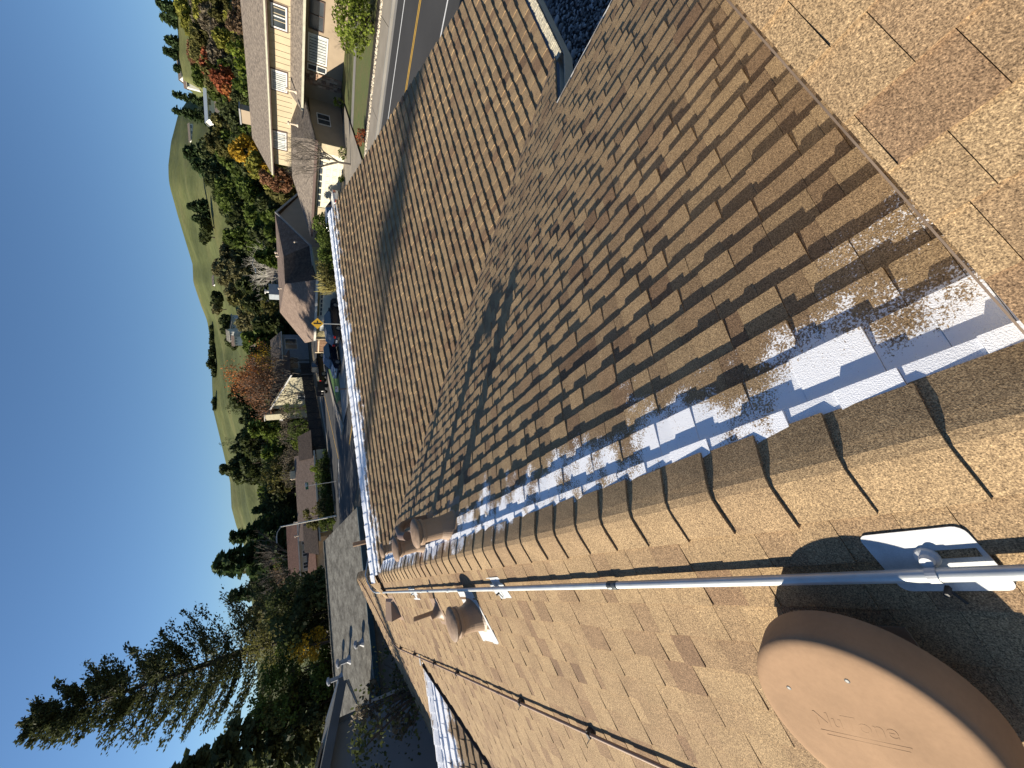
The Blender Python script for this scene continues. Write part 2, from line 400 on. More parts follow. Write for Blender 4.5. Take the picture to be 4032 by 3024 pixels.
# stucco walls under the eaves
mb = MB()
def wall(pts, z0, ztop):
    for (a, b) in zip(pts, pts[1:]):
        mb.poly([H(*a, z0), H(*b, z0), H(*b, ztop(*b)), H(*a, ztop(*a))])
g0 = -4.19
wall([(3.6, -1.2), (3.6, 4.3)], g0, lambda s, y: zR(s, y) - .05)
wall([(3.6, 4.3), (7.7, 4.3)], g0, lambda s, y: zB(s, y) - .05)
wall([(8.0, 4.3), (8.15, YB)], g0, lambda s, y: zB(s, y) - .05); wall([(8.15, YB), (8.3, 12.1)], g0, lambda s, y: ZB - TB * abs(YB - y) - .05)
wall([(-3.8, -1.2), (-3.8, 10.4)], g0, lambda s, y: zL(s, y) - .05); wall([(-3.8, 10.4), (0, 10.4)], g0, lambda s, y: zL(s, y) - .05); wall([(0, 10.4), (0, 12.1), (8.3, 12.1)], g0, lambda s, y: -1.3)
mb.build('wall', CREAM, house)
mb = MB()
for (a, b) in (((7.75, 1.83), (8.5, YB)), ((8.5, YB), (8.9, 12.6))):
    za = zB(*a) if a[1] <= YB else 0; zb_ = zB(*b) if b[1] <= YB else ZB - TB * 4.59
    mb.poly([H(*a, za + .004), H(*b, zb_ + .004), H(*b, zb_ - .16), H(*a, za - .16)])
mb.build('rake_board', GUT, house)

# ------------------------------------------------------------------ things on the roof
# big round attic fan hood
onL = lambda s, y, h=0.0: H(s, y, zL(s, y)) + nL * h
fan = thing('roof_fan', onL(-.61, .82), 'large round tan domed attic fan hood casting a black shadow on the near roof', 'roof fan')
c0 = onL(-.607, .815)
def fan_prof(r, k=1): return r
mb = MB(); mb.lathe(c0, nL, [(.272, .098), (.276, .10), (.2755, .112), (.271, .150), (.267, .183), (.262, .196), (.252, .205), (.24, .2085), (.22, .209), (.1, .2105), (0.012, .211)], 96, xd=ha)
FANM = mat('tan_fan_hood', (0.33, 0.21, 0.125), .85, .10, 5, .06, 30, fine=.04, fscale=60, spec=.1)
smooth_angle(mb.build('hood', FANM, fan), 40)
mb = MB(); mb.lathe(c0, nL, [(.265, .10), (.262, .12), (.1, .13)], 64); mb.build('hood_underside', DARKM, fan)
mb = MB(); mb.lathe(c0, nL, [(.17, .0), (.17, .125)], 40); mb.build('throat', TAN, fan)
mb = MB(); mb.box(c0 + nL * .012, hh * .16 + up * .16 * T, ha * .16, nL * .003); mb.build('base_flange', TAN, fan)
fx = (hh + up * T).normalized()
for u, v in ((.10, .14), (.155, -.05), (-.14, .10), (-.12, -.12)):
    p = c0 + fx * u + ha * v + nL * .2098; mb = MB(); mb.lathe(p, nL, [(.0065, -.004), (.0065, .0006), (.004, .0012)], 12); mb.build('rivet', DARKM, fan)
# embossed maker's name (reads from the eave side), two rules under it
cu = bpy.data.curves.new('lettering', 'FONT'); cu.body = 'NuTone'; cu.size = .062; cu.extrude = .0011; cu.shear = .3; cu.align_x = 'CENTER'; cu.bevel_depth = .0004
lt = bpy.data.objects.new('lettering', cu); col.objects.link(lt)
ctr = c0 + fx * .0 + ha * .02 + nL * .2098
bx = -ha * .98 + fx * .05; bx.normalize(); by = nL.cross(bx).normalized()
M = Matrix(((bx.x, by.x, nL.x, ctr.x), (bx.y, by.y, nL.y, ctr.y), (bx.z, by.z, nL.z, ctr.z), (0, 0, 0, 1)))
dg = bpy.context.evaluated_depsgraph_get(); me = bpy.data.meshes.new_from_object(lt.evaluated_get(dg)); bpy.data.objects.remove(lt)
me.transform(Matrix.Translation(-fan.location) @ M); me.materials.clear(); me.materials.append(FANM)
lo = bpy.data.objects.new('lettering', me); col.objects.link(lo); lo.parent = fan
for k, (w, off) in enumerate(((.11, .016), (.10, .028))):
    mb = MB(); mb.box(ctr - by * off + bx * .008, bx * w, by * .0012, nL * .0014); mb.build('embossed_rule', FANM, fan)

# silver conduit with its plates and straps
def mount(parent, s, y, ws, wy, hgt, skew=0.0):
    mb = MB(); P = [(-ws, -wy), (ws, -wy), (ws, wy), (-ws, wy)]; r = .02; out = []
    for i, (a, b) in enumerate(P):
        for q in range(5):
            t = math.pi / 2 * q / 4; ang = [math.pi, 1.5 * math.pi, 0, .5 * math.pi][i] + t
            out.append((a + r * (1 if a < 0 else -1) + r * math.cos(ang), b + r * (1 if b < 0 else -1) + r * math.sin(ang)))
    Tt = [onL(s + a, y + b + skew * a, .013) for a, b in out]; Bt = [onL(s + a, y + b + skew * a, .010) for a, b in out]
    mb.poly(Tt)
    for i in range(len(out)): mb.poly([Bt[i], Bt[(i + 1) % len(out)], Tt[(i + 1) % len(out)], Tt[i]])
    pl = mb.build('mount_plate', GALVP, parent)
    mb = MB(); mb.lathe(onL(s + .01, y, .012), nL, [(.026, 0), (.024, .01), (.016, .016), (.013, hgt * .6)], 16); mb.build('post', GALVP, pl)
    return pl
con = thing('conduit', onL(-.285, 4), 'long straight silver metal conduit running along the near roof beside the ridge', 'pipe')
PH = .046
path = [onL(-.285, -.7, PH), onL(-.285, 8.35, PH), onL(-.29, 8.6, PH), onL(-.27, 8.85, PH), onL(-.2, 9.0, PH), onL(-.08, 8.98, .05), H(.05, 8.9, .06), H(.35, 8.85, -.02)]
mb = MB(); mb.tube(path[:2], .0165, 16); smooth_angle(mb.build('pipe', GALV, con), 60)
mb = MB(); mb.tube(path[1:], .0145, 12); smooth_angle(mb.build('bend', GALV, con), 60)
for y in (8.2, 5.35, 1.72, 4.3):
    mb = MB(); mb.lathe(onL(-.285, y - .035, PH), ha, [(.0175, 0), (.0205, .003), (.0205, .03), (.018, .035), (.0205, .04), (.0205, .067), (.0175, .07)], 16); smooth_angle(mb.build('coupling', GALV if y != 1.72 else mat('dark_coupling', (.12, .13, .13), .4, metal=.6), con))
for s, y, ws, wy, sk in ((-.268, .50, .078, .108, .1), (-.30, 3.16, .085, .125, .25), (-.335, 5.95, .085, .16, .4), (-.34, 8.05, .075, .10, .4)):
    pl = mount(con, s, y, ws, wy, PH, sk)
    mb = MB(); cc = onL(-.285, y, PH)
    arc = [cc + (fx * math.cos(a) + nL * math.sin(a)) * .0185 for a in [R_(d) for d in range(-40, 225, 20)]]
    pts = [onL(-.285 + .034, y, .028)] + arc + [onL(-.285 - .034, y, .028)]
    for i in range(len(pts) - 1): mb.poly([pts[i] - ha * .011, pts[i] + ha * .011, pts[i + 1] + ha * .011, pts[i + 1] - ha * .011])
    mb.build('strap', GALVP, pl)
    mb = MB(); mb.lathe(onL(-.33, y, .045), nL, [(.0075, -.02), (.0075, .008), (.005, .01)], 6); mb.tube([onL(-.33, y, .03), onL(-.372, y - .012, .02)], .0035, 6); mb.build('bolt', DARKM, pl)

# thin brown conduit lower down the slope
bc = thing('conduit', onL(-1.33, 5), 'thin brown conduit held on black clips across the left roof slope', 'pipe')
BRP = mat('brown_conduit', (.33, .22, .15), .5, .1, 10)
mb = MB(); mb.tube([onL(-1.29, 1.6, .04), onL(-1.32, 3.9, .04), onL(-1.335, 5.6, .04), onL(-1.40, 9.2, .04), onL(-1.36, 9.5, .04), onL(-1.1, 9.72, .03), onL(-.6, 9.78, .03), onL(-.25, 9.9, .03), H(0, 10, .05)], .0115, 10); smooth_angle(mb.build('pipe', BRP, bc), 60)
for y in (2.9, 3.95, 5.7, 6.7, 7.9, 9.0):
    s = -1.32 - .02 * (y - 3.9) / 2; mb = MB(); mb.box(onL(s, y, .022), fx * .022, ha * .028, nL * .02); mb.box(onL(s, y, .048), fx * .017, ha * .012, nL * .010); mb.tube([onL(s - .015, y, .05), onL(s - .04, y + .03, .075)], .003, 5); mb.build('clip', DARKM, bc)
for y in (4.4,):
    mb = MB(); mb.lathe(onL(-1.325, y, .04), ha, [(.0145, 0), (.0145, .05)], 10); mb.build('coupling', BRP, bc)

# flue vents --------------------------------------------------------------
def vent(name, s, y, zf, nrm, Hh, rc, rcap, label, plate=None, cone=.1, platem=None, capm=None, torn=False):
    b = H(s, y, zf(s, y)); th = thing(name, b, label, 'roof vent')
    sl = R_(0)
    # flared skirt following the roof pitch, then the straight stack
    mb = MB(); n = 32; d = hh if zf in (zL, zR) else ha
    def ring(r, z0, follow):
        out = []
        for k in range(n):
            a = 2 * math.pi * k / n; ds, dy = r * math.cos(a), r * math.sin(a)
            z = (zf(s + ds, y + dy) - zf(s, y)) * follow + z0
            out.append(b + hh * ds + ha * dy + up * z)
        return out
    rings = [ring(rc * 1.45, .008, 1), ring(rc * 1.25, .03, 1), ring(rc * 1.06, cone, .55), ring(rc, cone * 1.35, 0), ring(rc, Hh - .085, 0)]
    for A, B in zip(rings, rings[1:]):
        for k in range(n): mb.poly([A[k], A[(k + 1) % n], B[(k + 1) % n], B[k]])
    mb.poly(rings[-1]); smooth_angle(mb.build('stack', TAN, th), 50)
    mb = MB(); mb.lathe(b + up * (Hh - .10), up, [(rc * 1.02, 0), (rc * 1.14, .006), (rc * 1.14, .03), (rc * 1.04, .036), (rc * 1.0, .05), (rc * .95, .085)], 32); smooth_angle(mb.build('collar', TAN, th), 40)
    mb = MB(); mb.lathe(b + up * (Hh - .03), up, [(rcap * .96, -.012), (rcap, -.008), (rcap * 1.0, .006), (rcap * .9, .016), (rcap * .45, .032), (.01, .036)], 36); smooth_angle(mb.build('cap', capm or TANCAP, th), 40)
    mb = MB(); w0, w1 = plate or (.26, .26); c = b + nrm * .0115
    fx2 = (hh + up * (zf(s + 1, y) - zf(s, y))).normalized(); fy2 = (ha + up * (zf(s, y + 1) - zf(s, y))).normalized()
    mb.box(c, fx2 * w0, fy2 * w1, nrm * .002); mb.build('flashing', platem or TAN, th)
    return th, b
v1, b1 = vent('roof_vent', -.55, 3.97, zL, nL, .285, .115, .145, 'stout round tan flue vent with weathered cap and bare metal flashing on the left slope', (.27, .19), platem=GALVP)
vent('roof_vent', .29, 3.95, zR, nR, .40, .105, .138, 'nearer of the two capped tan flue vents beside the frosted ridge', (.28, .2))
vent('roof_vent', .23, 4.87, zR, nR, .385, .088, .135, 'middle capped tan flue vent just behind the nearest ridge vent', (.26, .2))
vent('roof_vent', .30, 6.1, zR, nR, .33, .06, .10, 'small slender capped vent farthest along the frosted ridge', (.18, .16))
el = thing('vent_pipe', H(.47, 4.7, zR(.47, 0)), 'curved tan elbow pipe between the two ridge flue vents', 'pipe')
mb = MB(); mb.tube([H(.47, 4.75, zR(.47, 0)), H(.47, 4.75, .08), H(.45, 4.7, .2), H(.40, 4.6, .27), H(.33, 4.45, .29), H(.30, 4.25, .28)], .045, 16); smooth_angle(mb.build('elbow', mat('brown_elbow', (.16, .10, .07), .5, .1, 8), el), 60)
mb = MB(); mb.lathe(H(.47, 4.75, zR(.47, 0)), nR, [(.09, .008), (.085, .02), (.055, .05), (.05, .07)], 20); mb.build('boot', TAN, el)
pp = thing('vent_pipe', onL(-.55, 5.17), 'narrow open tan plumbing vent pipe with flared boot on the left slope', 'pipe')
b = onL(-.55, 5.17); mb = MB(); mb.lathe(b, up, [(.03, .05), (.027, .10), (.027, .31), (.021, .31), (.021, .2)], 18); smooth_angle(mb.build('pipe', TAN, pp), 40)
mb = MB(); mb.lathe(b, nL, [(.12, .01), (.085, .02), (.05, .07), (.038, .10), (.036, .125)], 22); smooth_angle(mb.build('boot', TAN, pp), 40)
mb = MB(); mb.box(b + nL * .011, fx * .17, ha * .15, nL * .002); mb.build('flashing', TAN, pp)
bv = thing('box_vent', onL(-.56, 7.9), 'low slanted tan box vent next to the far end of the silver conduit', 'roof vent')
def bvp(s, y, h): return onL(s, y, h)
A = [bvp(-.42, 7.55, .012), bvp(-.42, 8.15, .012), bvp(-.72, 8.15, .012), bvp(-.72, 7.55, .012)]
Bq = [bvp(-.45, 7.62, .05), bvp(-.45, 8.08, .05), bvp(-.70, 8.12, .17), bvp(-.70, 7.58, .17)]
mb = MB(); mb.poly(Bq)
for i in range(4): mb.poly([A[i], A[(i + 1) % 4], Bq[(i + 1) % 4], Bq[i]])
mb.build('hood', TAN, bv)
mb = MB(); mb.box(bvp(-.57, 7.85, .0115), fx * .22, ha * .42, nL * .002); mb.build('flashing', TAN, bv)
fp = thing('vent_pipe', H(.9, 9.6, -.4), 'tan vent pipe poking up behind the frosted far ridge', 'pipe')
p = gd(1394, 2144, 9.3); q0 = Vector((p.x, p.y, p.z - .9)); mb = MB(); mb.lathe(q0, up, [(.045, 0), (.045, .92), (.037, .92), (.037, .85)], 18); smooth_angle(mb.build('pipe', TAN, fp), 40)
# ------------------------------------------------------------------ ground, streets, hills
def sheet(name, pts, z, m, kind='structure', thick=0.0):
    mb = MB(); P = [Vector((p[0], p[1], z)) for p in ccw([tuple(q[:2]) for q in pts])]
    mb.poly(P)
    if thick:
        for i in range(len(P)): a, b = P[i], P[(i + 1) % len(P)]; mb.poly([a - up * thick, b - up * thick, b, a])
    o = mb.build(name, m)
    if kind: o['kind'] = kind
    return o
SOIL = mat('dry_soil', (.16, .12, .08), .95, .25, .6, .4, 12, c2=(.07, .065, .035))
ASPH = mat('asphalt', (.046, .0445, .043), .9, .18, .25, .25, 130, fine=.25, fscale=60)
CONC = mat('concrete_walk', (.30, .26, .205), .85, .12, .8, .15, 50, fine=.08)
CONC2 = mat('concrete_grey', (.25, .235, .21), .85, .12, .7, .15, 50)
LAWN = mat('lawn_grass', (.085, .115, .03), .9, .3, 1.5, .6, 30, c2=(.12, .11, .04), fine=.35, fscale=20)
LAWN2 = mat('bright_lawn', (.055, .125, .02), .9, .3, 1.2, .6, 30, c2=(.035, .08, .015), fine=.35, fscale=20)
WLINE = mat('white_road_paint', (.72, .71, .68), .7, .08, 3); YLINE = mat('yellow_road_paint', (.62, .36, .045), .7, .1, 3)
HILLG = None
gr = sheet('ground', [(-300, -120), (300, -120), (300, 300), (-300, 300)], -.02, SOIL)
rd = Vector((-.615, .789, 0)); rn = Vector((.789, .615, 0)); rc = 21.5
def rp(k, c): p = rn * (rc + c) + rd * k; return (p.x, p.y)
sheet('road', [rp(-60, -5.0), rp(-60, 3.9), rp(75, 3.9), rp(75, -5.0)], 0.0, ASPH)
for c, w, m, k0, k1 in ((2.6, .06, WLINE, -60, 28), (-3.5, .06, WLINE, -60, 30), (-.09, .05, YLINE, -60, 36), (.09, .05, YLINE, -60, 36)):
    sheet('road_marking', [rp(k0, c - w), rp(k0, c + w), rp(k1, c + w), rp(k1, c - w)], .004, m)
sheet('gutter_pan', [rp(-60, 3.9), rp(-60, 4.4), rp(33, 4.4), rp(33, 3.9)], .004, CONC2)
mbk = MB(); a0, a1 = rp(-60, 4.4), rp(33, 4.4); b0, b1 = rp(-60, 4.55), rp(33, 4.55)
mbk.poly([(*a0, 0), (*a1, 0), (*a1, .13), (*a0, .13)]); mbk.poly([(*a0, .13), (*a1, .13), (*b1, .132), (*b0, .132)]); ko = mbk.build('kerb', CONC2); ko['kind'] = 'structure'
for i in range(-12, 8):      # sidewalk flags with open joints
    k0, k1 = i * 4.2, i * 4.2 + 4.17
    if k1 > 33: break
    o = sheet('sidewalk', [rp(k0, 4.56), rp(k0, 6.6), rp(k1, 6.6), rp(k1, 4.56)], .135, CONC, thick=.1)
# opposite lots: lawn, planting strips, driveway
sheet('lawn', [rp(-40, 6.9), rp(-40, 22), rp(12, 22), rp(12, 6.9)], .06, LAWN)
MULCH = mat('dark_mulch', (.035, .027, .02), .95, .3, 4, .6, 30, fine=.4, fscale=40)
sheet('planting_bed', [rp(-40, 7.0), rp(-40, 8.6), rp(11, 8.3), rp(11, 7.0)], .075, MULCH)
sheet('driveway', [rp(12.1, 4.6), rp(12.1, 17), rp(21, 17), rp(20, 4.6)], .14, CONC)
sheet('path', [rp(12, 12.6), rp(12, 13.8), rp(3, 16.0), rp(3, 15.1)], .075, CONC2)
# side street and the corner lawn opposite
sheet('side_street', [(-10, 44), (-3.6, 45.2), (-.8, 51.6), (8, 66), (18, 82), (10, 86), (.3, 71), (-6.5, 62.6), (-9.2, 60.8), (-16, 57.5), (-24, 56), (-22, 44)], .003, ASPH)
def line(name, a, b, w, m, z=.008):
    a, b = Vector((*a, 0)), Vector((*b, 0)); d = (b - a).normalized(); n = Vector((-d.y, d.x, 0)) * w / 2
    return sheet(name, [(a + n)[:2], (a - n)[:2], (b - n)[:2], (b + n)[:2]], z, m)
line('road_marking', (-7.9, 51.2), (.6, 66.4), .16, YLINE); line('road_marking', (-7.9, 51.2), (-13.5, 52.6), .25, WLINE)
mb = MB(); rnd = random.Random(8)
for k in range(9):             # worn painted word on the side street
    p = gz(1250 + k * .5 + 30, 1755 + k * 6); mb.box((p.x, p.y, .0095), (.10, .16, 0), (-.05 * rnd.uniform(.5, 1.5), .04, 0), (0, 0, .001))
mb.build('road_marking', WLINE)['kind'] = 'structure'
sheet('sidewalk', [(-16, 57.6), (-9.3, 61.0), (-6.7, 62.8), (.2, 71.3), (-.8, 72.2), (-7.6, 64), (-10, 62.2), (-17, 58.8)], .12, CONC, thick=.12)
sheet('sidewalk', [(-.8, 51.6), (8, 66), (7.2, 66.6), (-1.8, 52), (-4.6, 46), (-3.4, 44.6), (-2.6, 47)], .12, CONC, thick=.12)
sheet('lawn', [(7.4, 63), (-1.2, 49.3), (-.6, 45.6), (3.6, 46.4), (6, 50)], .1, LAWN2)
sheet('driveway', [(-3.2, 44.6), (-.5, 45.4), (3.6, 46.2), (6.1, 50), (11, 44), (8, 36), (-1, 40)], .09, CONC2)
# gravel yard between the wings
mb = MB(); mb.poly([H(4.6, -3, -4.18), H(14, -3, -4.18), H(14, 3.02, -4.18), H(4.6, 3.02, -4.18)]); o = mb.build('gravel_bed', mat('gravel_dirt', (.05, .05, .055), .95, .3, 20)); o['kind'] = 'structure'
mb = MB(); mb.poly([H(3.6, 3.02, -4.13), H(14, 3.02, -4.13), H(14, 4.3, -4.13), H(3.6, 4.3, -4.13)]); mb.poly([H(3.6, 3.02, -4.2), H(14, 3.02, -4.2), H(14, 3.02, -4.13), H(3.6, 3.02, -4.13)]); o = mb.build('patio_walk', mat('slate_concrete', (.115, .125, .15), .75, .1, 3)); o['kind'] = 'structure'
def pebbles(n, seed, mk):
    rg = np.random.default_rng(seed); u = (1 + 5 ** .5) / 2
    ico = np.array([(-1, u, 0), (1, u, 0), (-1, -u, 0), (1, -u, 0), (0, -1, u), (0, 1, u), (0, -1, -u), (0, 1, -u), (u, 0, -1), (u, 0, 1), (-u, 0, -1), (-u, 0, 1)]) / (1 + u * u) ** .5
    fc = np.array([(0, 11, 5), (0, 5, 1), (0, 1, 7), (0, 7, 10), (0, 10, 11), (1, 5, 9), (5, 11, 4), (11, 10, 2), (10, 7, 6), (7, 1, 8), (3, 9, 4), (3, 4, 2), (3, 2, 6), (3, 6, 8), (3, 8, 9), (4, 9, 5), (2, 4, 11), (6, 2, 10), (8, 6, 7), (9, 8, 1)])
    return rg, ico, fc
rg, ico, fc = pebbles(0, 3, None); npb = 6500
Vv, Ff, Tt = [], [], []
for i in range(npb):
    s, y = rg.uniform(6.5, 12.8), rg.uniform(.2, 3.0); r = rg.uniform(.018, .036) * (1.25 if rg.random() < .1 else 1)
    c = H(s, y, -4.17); an = rg.uniform(0, 6.28); ca, sa = math.cos(an), math.sin(an)
    P = ico * np.array([r * rg.uniform(.9, 1.5), r * rg.uniform(.7, 1), r * rg.uniform(.5, .75)]) + rg.normal(0, r * .06, (12, 3)); P = np.c_[P[:, 0] * ca - P[:, 1] * sa, P[:, 0] * sa + P[:, 1] * ca, P[:, 2]] + np.array(c) + np.array([0, 0, rg.uniform(0, .018)])
    Ff.append(fc + 12 * i); Vv.append(P); Tt.append(np.full(12, rg.random()))
def tone_mat(name, stops, rough=.8, spec=.3, trans=0.0, bumpy=0):
    if name in MATS: return MATS[name]
    m, t, b = nodes(name); a = N(t, 'ShaderNodeAttribute', attribute_name='tone').outputs['Fac']
    c = ramp(t, a, stops); t.links.new(c, b.inputs['Base Color']); b.inputs['Roughness'].default_value = rough; b.inputs['Specular IOR Level'].default_value = spec
    if trans:
        tr = N(t, 'ShaderNodeBsdfTranslucent'); t.links.new(c, tr.inputs['Color']); ms = N(t, 'ShaderNodeMixShader'); ms.inputs[0].default_value = trans
        out = [n for n in t.nodes if n.type == 'OUTPUT_MATERIAL'][0]
        t.links.new(b.outputs[0], ms.inputs[1]); t.links.new(tr.outputs[0], ms.inputs[2]); t.links.new(ms.outputs[0], out.inputs['Surface'])
    MATS[name] = m; return m
PEB = tone_mat('river_pebbles', [(0, (.06, .06, .065)), (.5, (.17, .17, .18)), (1, (.42, .42, .44))])
o = quick_mesh('gravel', np.concatenate(Vv), np.concatenate(Ff), PEB, None, np.concatenate(Tt)); tag(o, 'grey river pebbles filling the shaded yard between the roof wings', 'gravel', kind='stuff')
for i in range(16):
    c = H(8.3 + i * .30, 2.9 + rg.uniform(-.03, .03), -4.14); r = rg.uniform(.075, .11); P = ico * np.array([r * 1.25, r * .9, r * .6]) + rg.normal(0, r * .05, (12, 3))
    an = rg.uniform(-.4, .4) + HA; ca, sa = math.cos(an), math.sin(an); P = np.c_[P[:, 0] * ca - P[:, 1] * sa, P[:, 0] * sa + P[:, 1] * ca, P[:, 2]] + np.array(c)
    o = quick_mesh('cobblestone', P, fc, PEB, None, np.full(12, rg.uniform(.3, .9)), origin=tuple(c)); tag(o, 'rounded grey cobble in the row edging the shaded pebble yard', 'stone', 'cobbles edging the pebble yard')
    m = o.modifiers.new('round', 'SUBSURF'); m.levels = m.render_levels = 2
# hills: one polar height field, crest angles read from the skyline
sky_pts = [(690, -350), (690, 21), (700, 120), (704, 220), (722, 320), (745, 385), (720, 420), (700, 452), (672, 560), (662, 650), (663, 700), (668, 736), (699, 849), (722, 925), (757, 1040), (760, 1111), (790, 1201), (815, 1263), (834, 1380), (834, 1503), (838, 1612), (858, 1693), (895, 1850), (906, 1900), (911, 2000), (930, 2072), (955, 2130), (985, 2300), (1010, 2600), (1030, 3100)]
crest = []
for x, y in sky_pts:
    r = ray(x, y); crest.append((math.degrees(math.atan2(r.x, r.y)), r.z / math.hypot(r.x, r.y), 300 if y < 340 else (340 if y < 385 else 620)))
crest.sort(); CA = np.array([c[0] for c in crest]); CE = np.array([c[1] for c in crest]); CD = np.array([c[2] for c in crest])
CA = np.concatenate([[-80], CA, [80]]); CE = np.concatenate([[CE[0]], CE, [CE[-1]]]); CD = np.concatenate([[620], CD, [300]])
_rs = np.random.default_rng(5); _ph = _rs.uniform(0, 6.28, (10, 2)); _fq = _rs.uniform(-1, 1, (10, 2)) * np.array([.014, .022, .03, .04, .05, .018, .026, .06, .08, .1])[:, None]
def rough_h(x, y): return sum(np.sin(x * f[0] * 2 + y * f[1] * 2 + p[0]) / (1 + i * .35) for i, (f, p) in enumerate(zip(_fq, _ph)))
def terrain(x, y):
    r = math.hypot(x, y); az = math.degrees(math.atan2(x, y)); D = float(np.interp(az, CA, CD)); ztop = CZ + D * float(np.interp(az, CA, CE))
    if r < 105: return -.02
    t = (r - 105) / (D - 105)
    if t <= 1:
        return -.02 + (ztop + .02) * (t ** 1.12) * (1 - .0) + rough_h(x, y) * 1.1 * min(1, t * 3) * min(1, max(0, (1 - t) * 6))
    return ztop - (r - D) * .25
azs = np.linspace(-78, 78, 340); rs = np.concatenate([np.linspace(104, 300, 60), np.linspace(306, 640, 90), [700, 800, 1000]])
V = np.array([[r * math.sin(R_(a)), r * math.cos(R_(a)), terrain(r * math.sin(R_(a)), r * math.cos(R_(a)))] for r in rs for a in azs])
nA = len(azs); F = np.array([[i * nA + j, i * nA + j + 1, (i + 1) * nA + j + 1, (i + 1) * nA + j] for i in range(len(rs) - 1) for j in range(nA - 1)])[:, ::-1]
m, t, b = nodes('hill_grass'); n1 = noise(t, .012, 6, .6); n2 = noise(t, .16, 4, .6)
c = ramp(t, n1, [(.3, (.075, .088, .034)), (.5, (.105, .118, .044)), (.7, (.145, .142, .058))]); c = mix(t, .6, c, ramp(t, n2, [(.3, (.7, .72, .6)), (.7, (1.25, 1.22, 1.2))]), 'MULTIPLY')
t.links.new(c, b.inputs['Base Color']); b.inputs['Roughness'].default_value = .95; b.inputs['Specular IOR Level'].default_value = .1; bump(t, b, n2, .6, 1.0); HILLG = m
o = quick_mesh('hills', V, F, HILLG, None); o['kind'] = 'structure'; o.data.polygons.foreach_set('use_smooth', [True] * len(o.data.polygons))
# ------------------------------------------------------------------ neighbouring houses
class Fr:                                  # local frame: x along a facade, o outward, z up
    def __init__(s, origin, xdir, out): s.o = Vector(origin); s.x = Vector(xdir).normalized(); s.n = Vector(out).normalized()
    def p(s, x, o, z): return s.o + s.x * x + s.n * o + Vector((0, 0, z))
def fbox(mb, fr, x0, x1, o0, o1, z0, z1, mi=0):
    mb.box(fr.p((x0 + x1) / 2, (o0 + o1) / 2, (z0 + z1) / 2), fr.x * (x1 - x0) / 2, fr.n * (o1 - o0) / 2, Vector((0, 0, (z1 - z0) / 2)), mi)
BLIND = mat('window_blind', (.52, .54, .52), .6, .2, 2.5)
def window(par, fr, x0, x1, z0, z1, o=0.0, fm=WHITEP, mull=1, fw=.07, pane=None, blind=False, hz=0):
    mb = MB()
    for a in (x0, x1 - fw): fbox(mb, fr, a, a + fw, o + .01, o + .07, z0, z1)
    for a in (z0, z1 - fw): fbox(mb, fr, x0 + fw, x1 - fw, o + .01, o + .068, a, a + fw)
    for k in range(mull): xm = x0 + (x1 - x0) * (k + 1) / (mull + 1); fbox(mb, fr, xm - fw * .4, xm + fw * .4, o + .012, o + .06, z0 + fw, z1 - fw)
    for k in range(hz): zm = z0 + (z1 - z0) * (k + 1) / (hz + 1); fbox(mb, fr, x0 + fw, x1 - fw, o + .012, o + .055, zm - .02, zm + .02)
    w = mb.build('window', fm, par)
    mb = MB(); fbox(mb, fr, x0 + fw, x1 - fw, o + .005, o + .028, z0 + fw, z1 - fw); mb.build('pane', pane or GLASS, w)
    if blind:
        mb = MB(); n = 9
        for k in range(n):
            a = x0 + fw + (x1 - x0 - 2 * fw) * k / n; fbox(mb, fr, a + .01, a + (x1 - x0) / n * .72, o + .029, o + .034, z0 + fw + .02, z1 - fw - .02)
        mb.build('curtain', BLIND, w)
    return w
def far_roof(name, light, dark, sc=(3.5, 9)):
    m, t, b = nodes(name); g = N(t, 'ShaderNodeNewGeometry').outputs['Position']
    n1 = noise(t, sc[0], 2, .6); n2 = noise(t, sc[1], 3, .7)
    c = ramp(t, n1, [(.35, dark), (.65, light)]); c = mix(t, .7, c, ramp(t, n2, [(.35, (.6, .6, .6)), (.65, (1.3, 1.3, 1.3))]), 'MULTIPLY')
    t.links.new(c, b.inputs['Base Color']); b.inputs['Roughness'].default_value = .95; b.inputs['Specular IOR Level'].default_value = .15
    sx = N(t, 'ShaderNodeSeparateXYZ'); t.links.new(g, sx.inputs[0]); wv = mth(t, 'FRACT', mth(t, 'MULTIPLY', sx.outputs['Z'], 21.0)); bump(t, b, wv, .55, .05)
    MATS[name] = m; return m
RF_GREY = far_roof('grey_shingle_roof', (.235, .195, .155), (.12, .10, .085), (5, 14)); RF_BROWN = far_roof('brown_shingle_roof', (.215, .16, .125), (.15, .11, .088), (2.5, 8))
RF_RED = far_roof('reddish_shingle_roof', (.20, .115, .085), (.14, .08, .06)); RF_DK = far_roof('dark_and_shaded_shingle_roof', (.10, .075, .06), (.055, .043, .036))
RF_SLATE = far_roof('weathered_grey_roof', (.25, .235, .195), (.13, .12, .10), (2.2, 9))
def roof_poly(par, pts, m, name='roof', th=.12):
    pts = [Vector(p) for p in pts]; n = (pts[1] - pts[0]).cross(pts[-1] - pts[0]); n = n if n.z > 0 else -n; n.normalize()
    if (pts[1] - pts[0]).cross(pts[-1] - pts[0]).z < 0: pts = pts[::-1]
    mb = MB(); mb.poly(pts); mb.poly([p - Vector((0, 0, th)) for p in pts][::-1])
    for i in range(len(pts)):
        a, b = pts[i], pts[(i + 1) % len(pts)]; mb.poly([a - Vector((0, 0, th)), b - Vector((0, 0, th)), b, a])
    return mb.build(name, m, par)
def fascia(par, a, b, m, hgt=.2, w=.05):
    a, b = Vector(a), Vector(b); d = (b - a); n = Vector((-d.y, d.x, 0)).normalized()
    mb = MB(); mb.box((a + b) / 2 - Vector((0, 0, hgt / 2)), d / 2, n * w, Vector((0, 0, hgt / 2))); return mb.build('fascia', m, par)
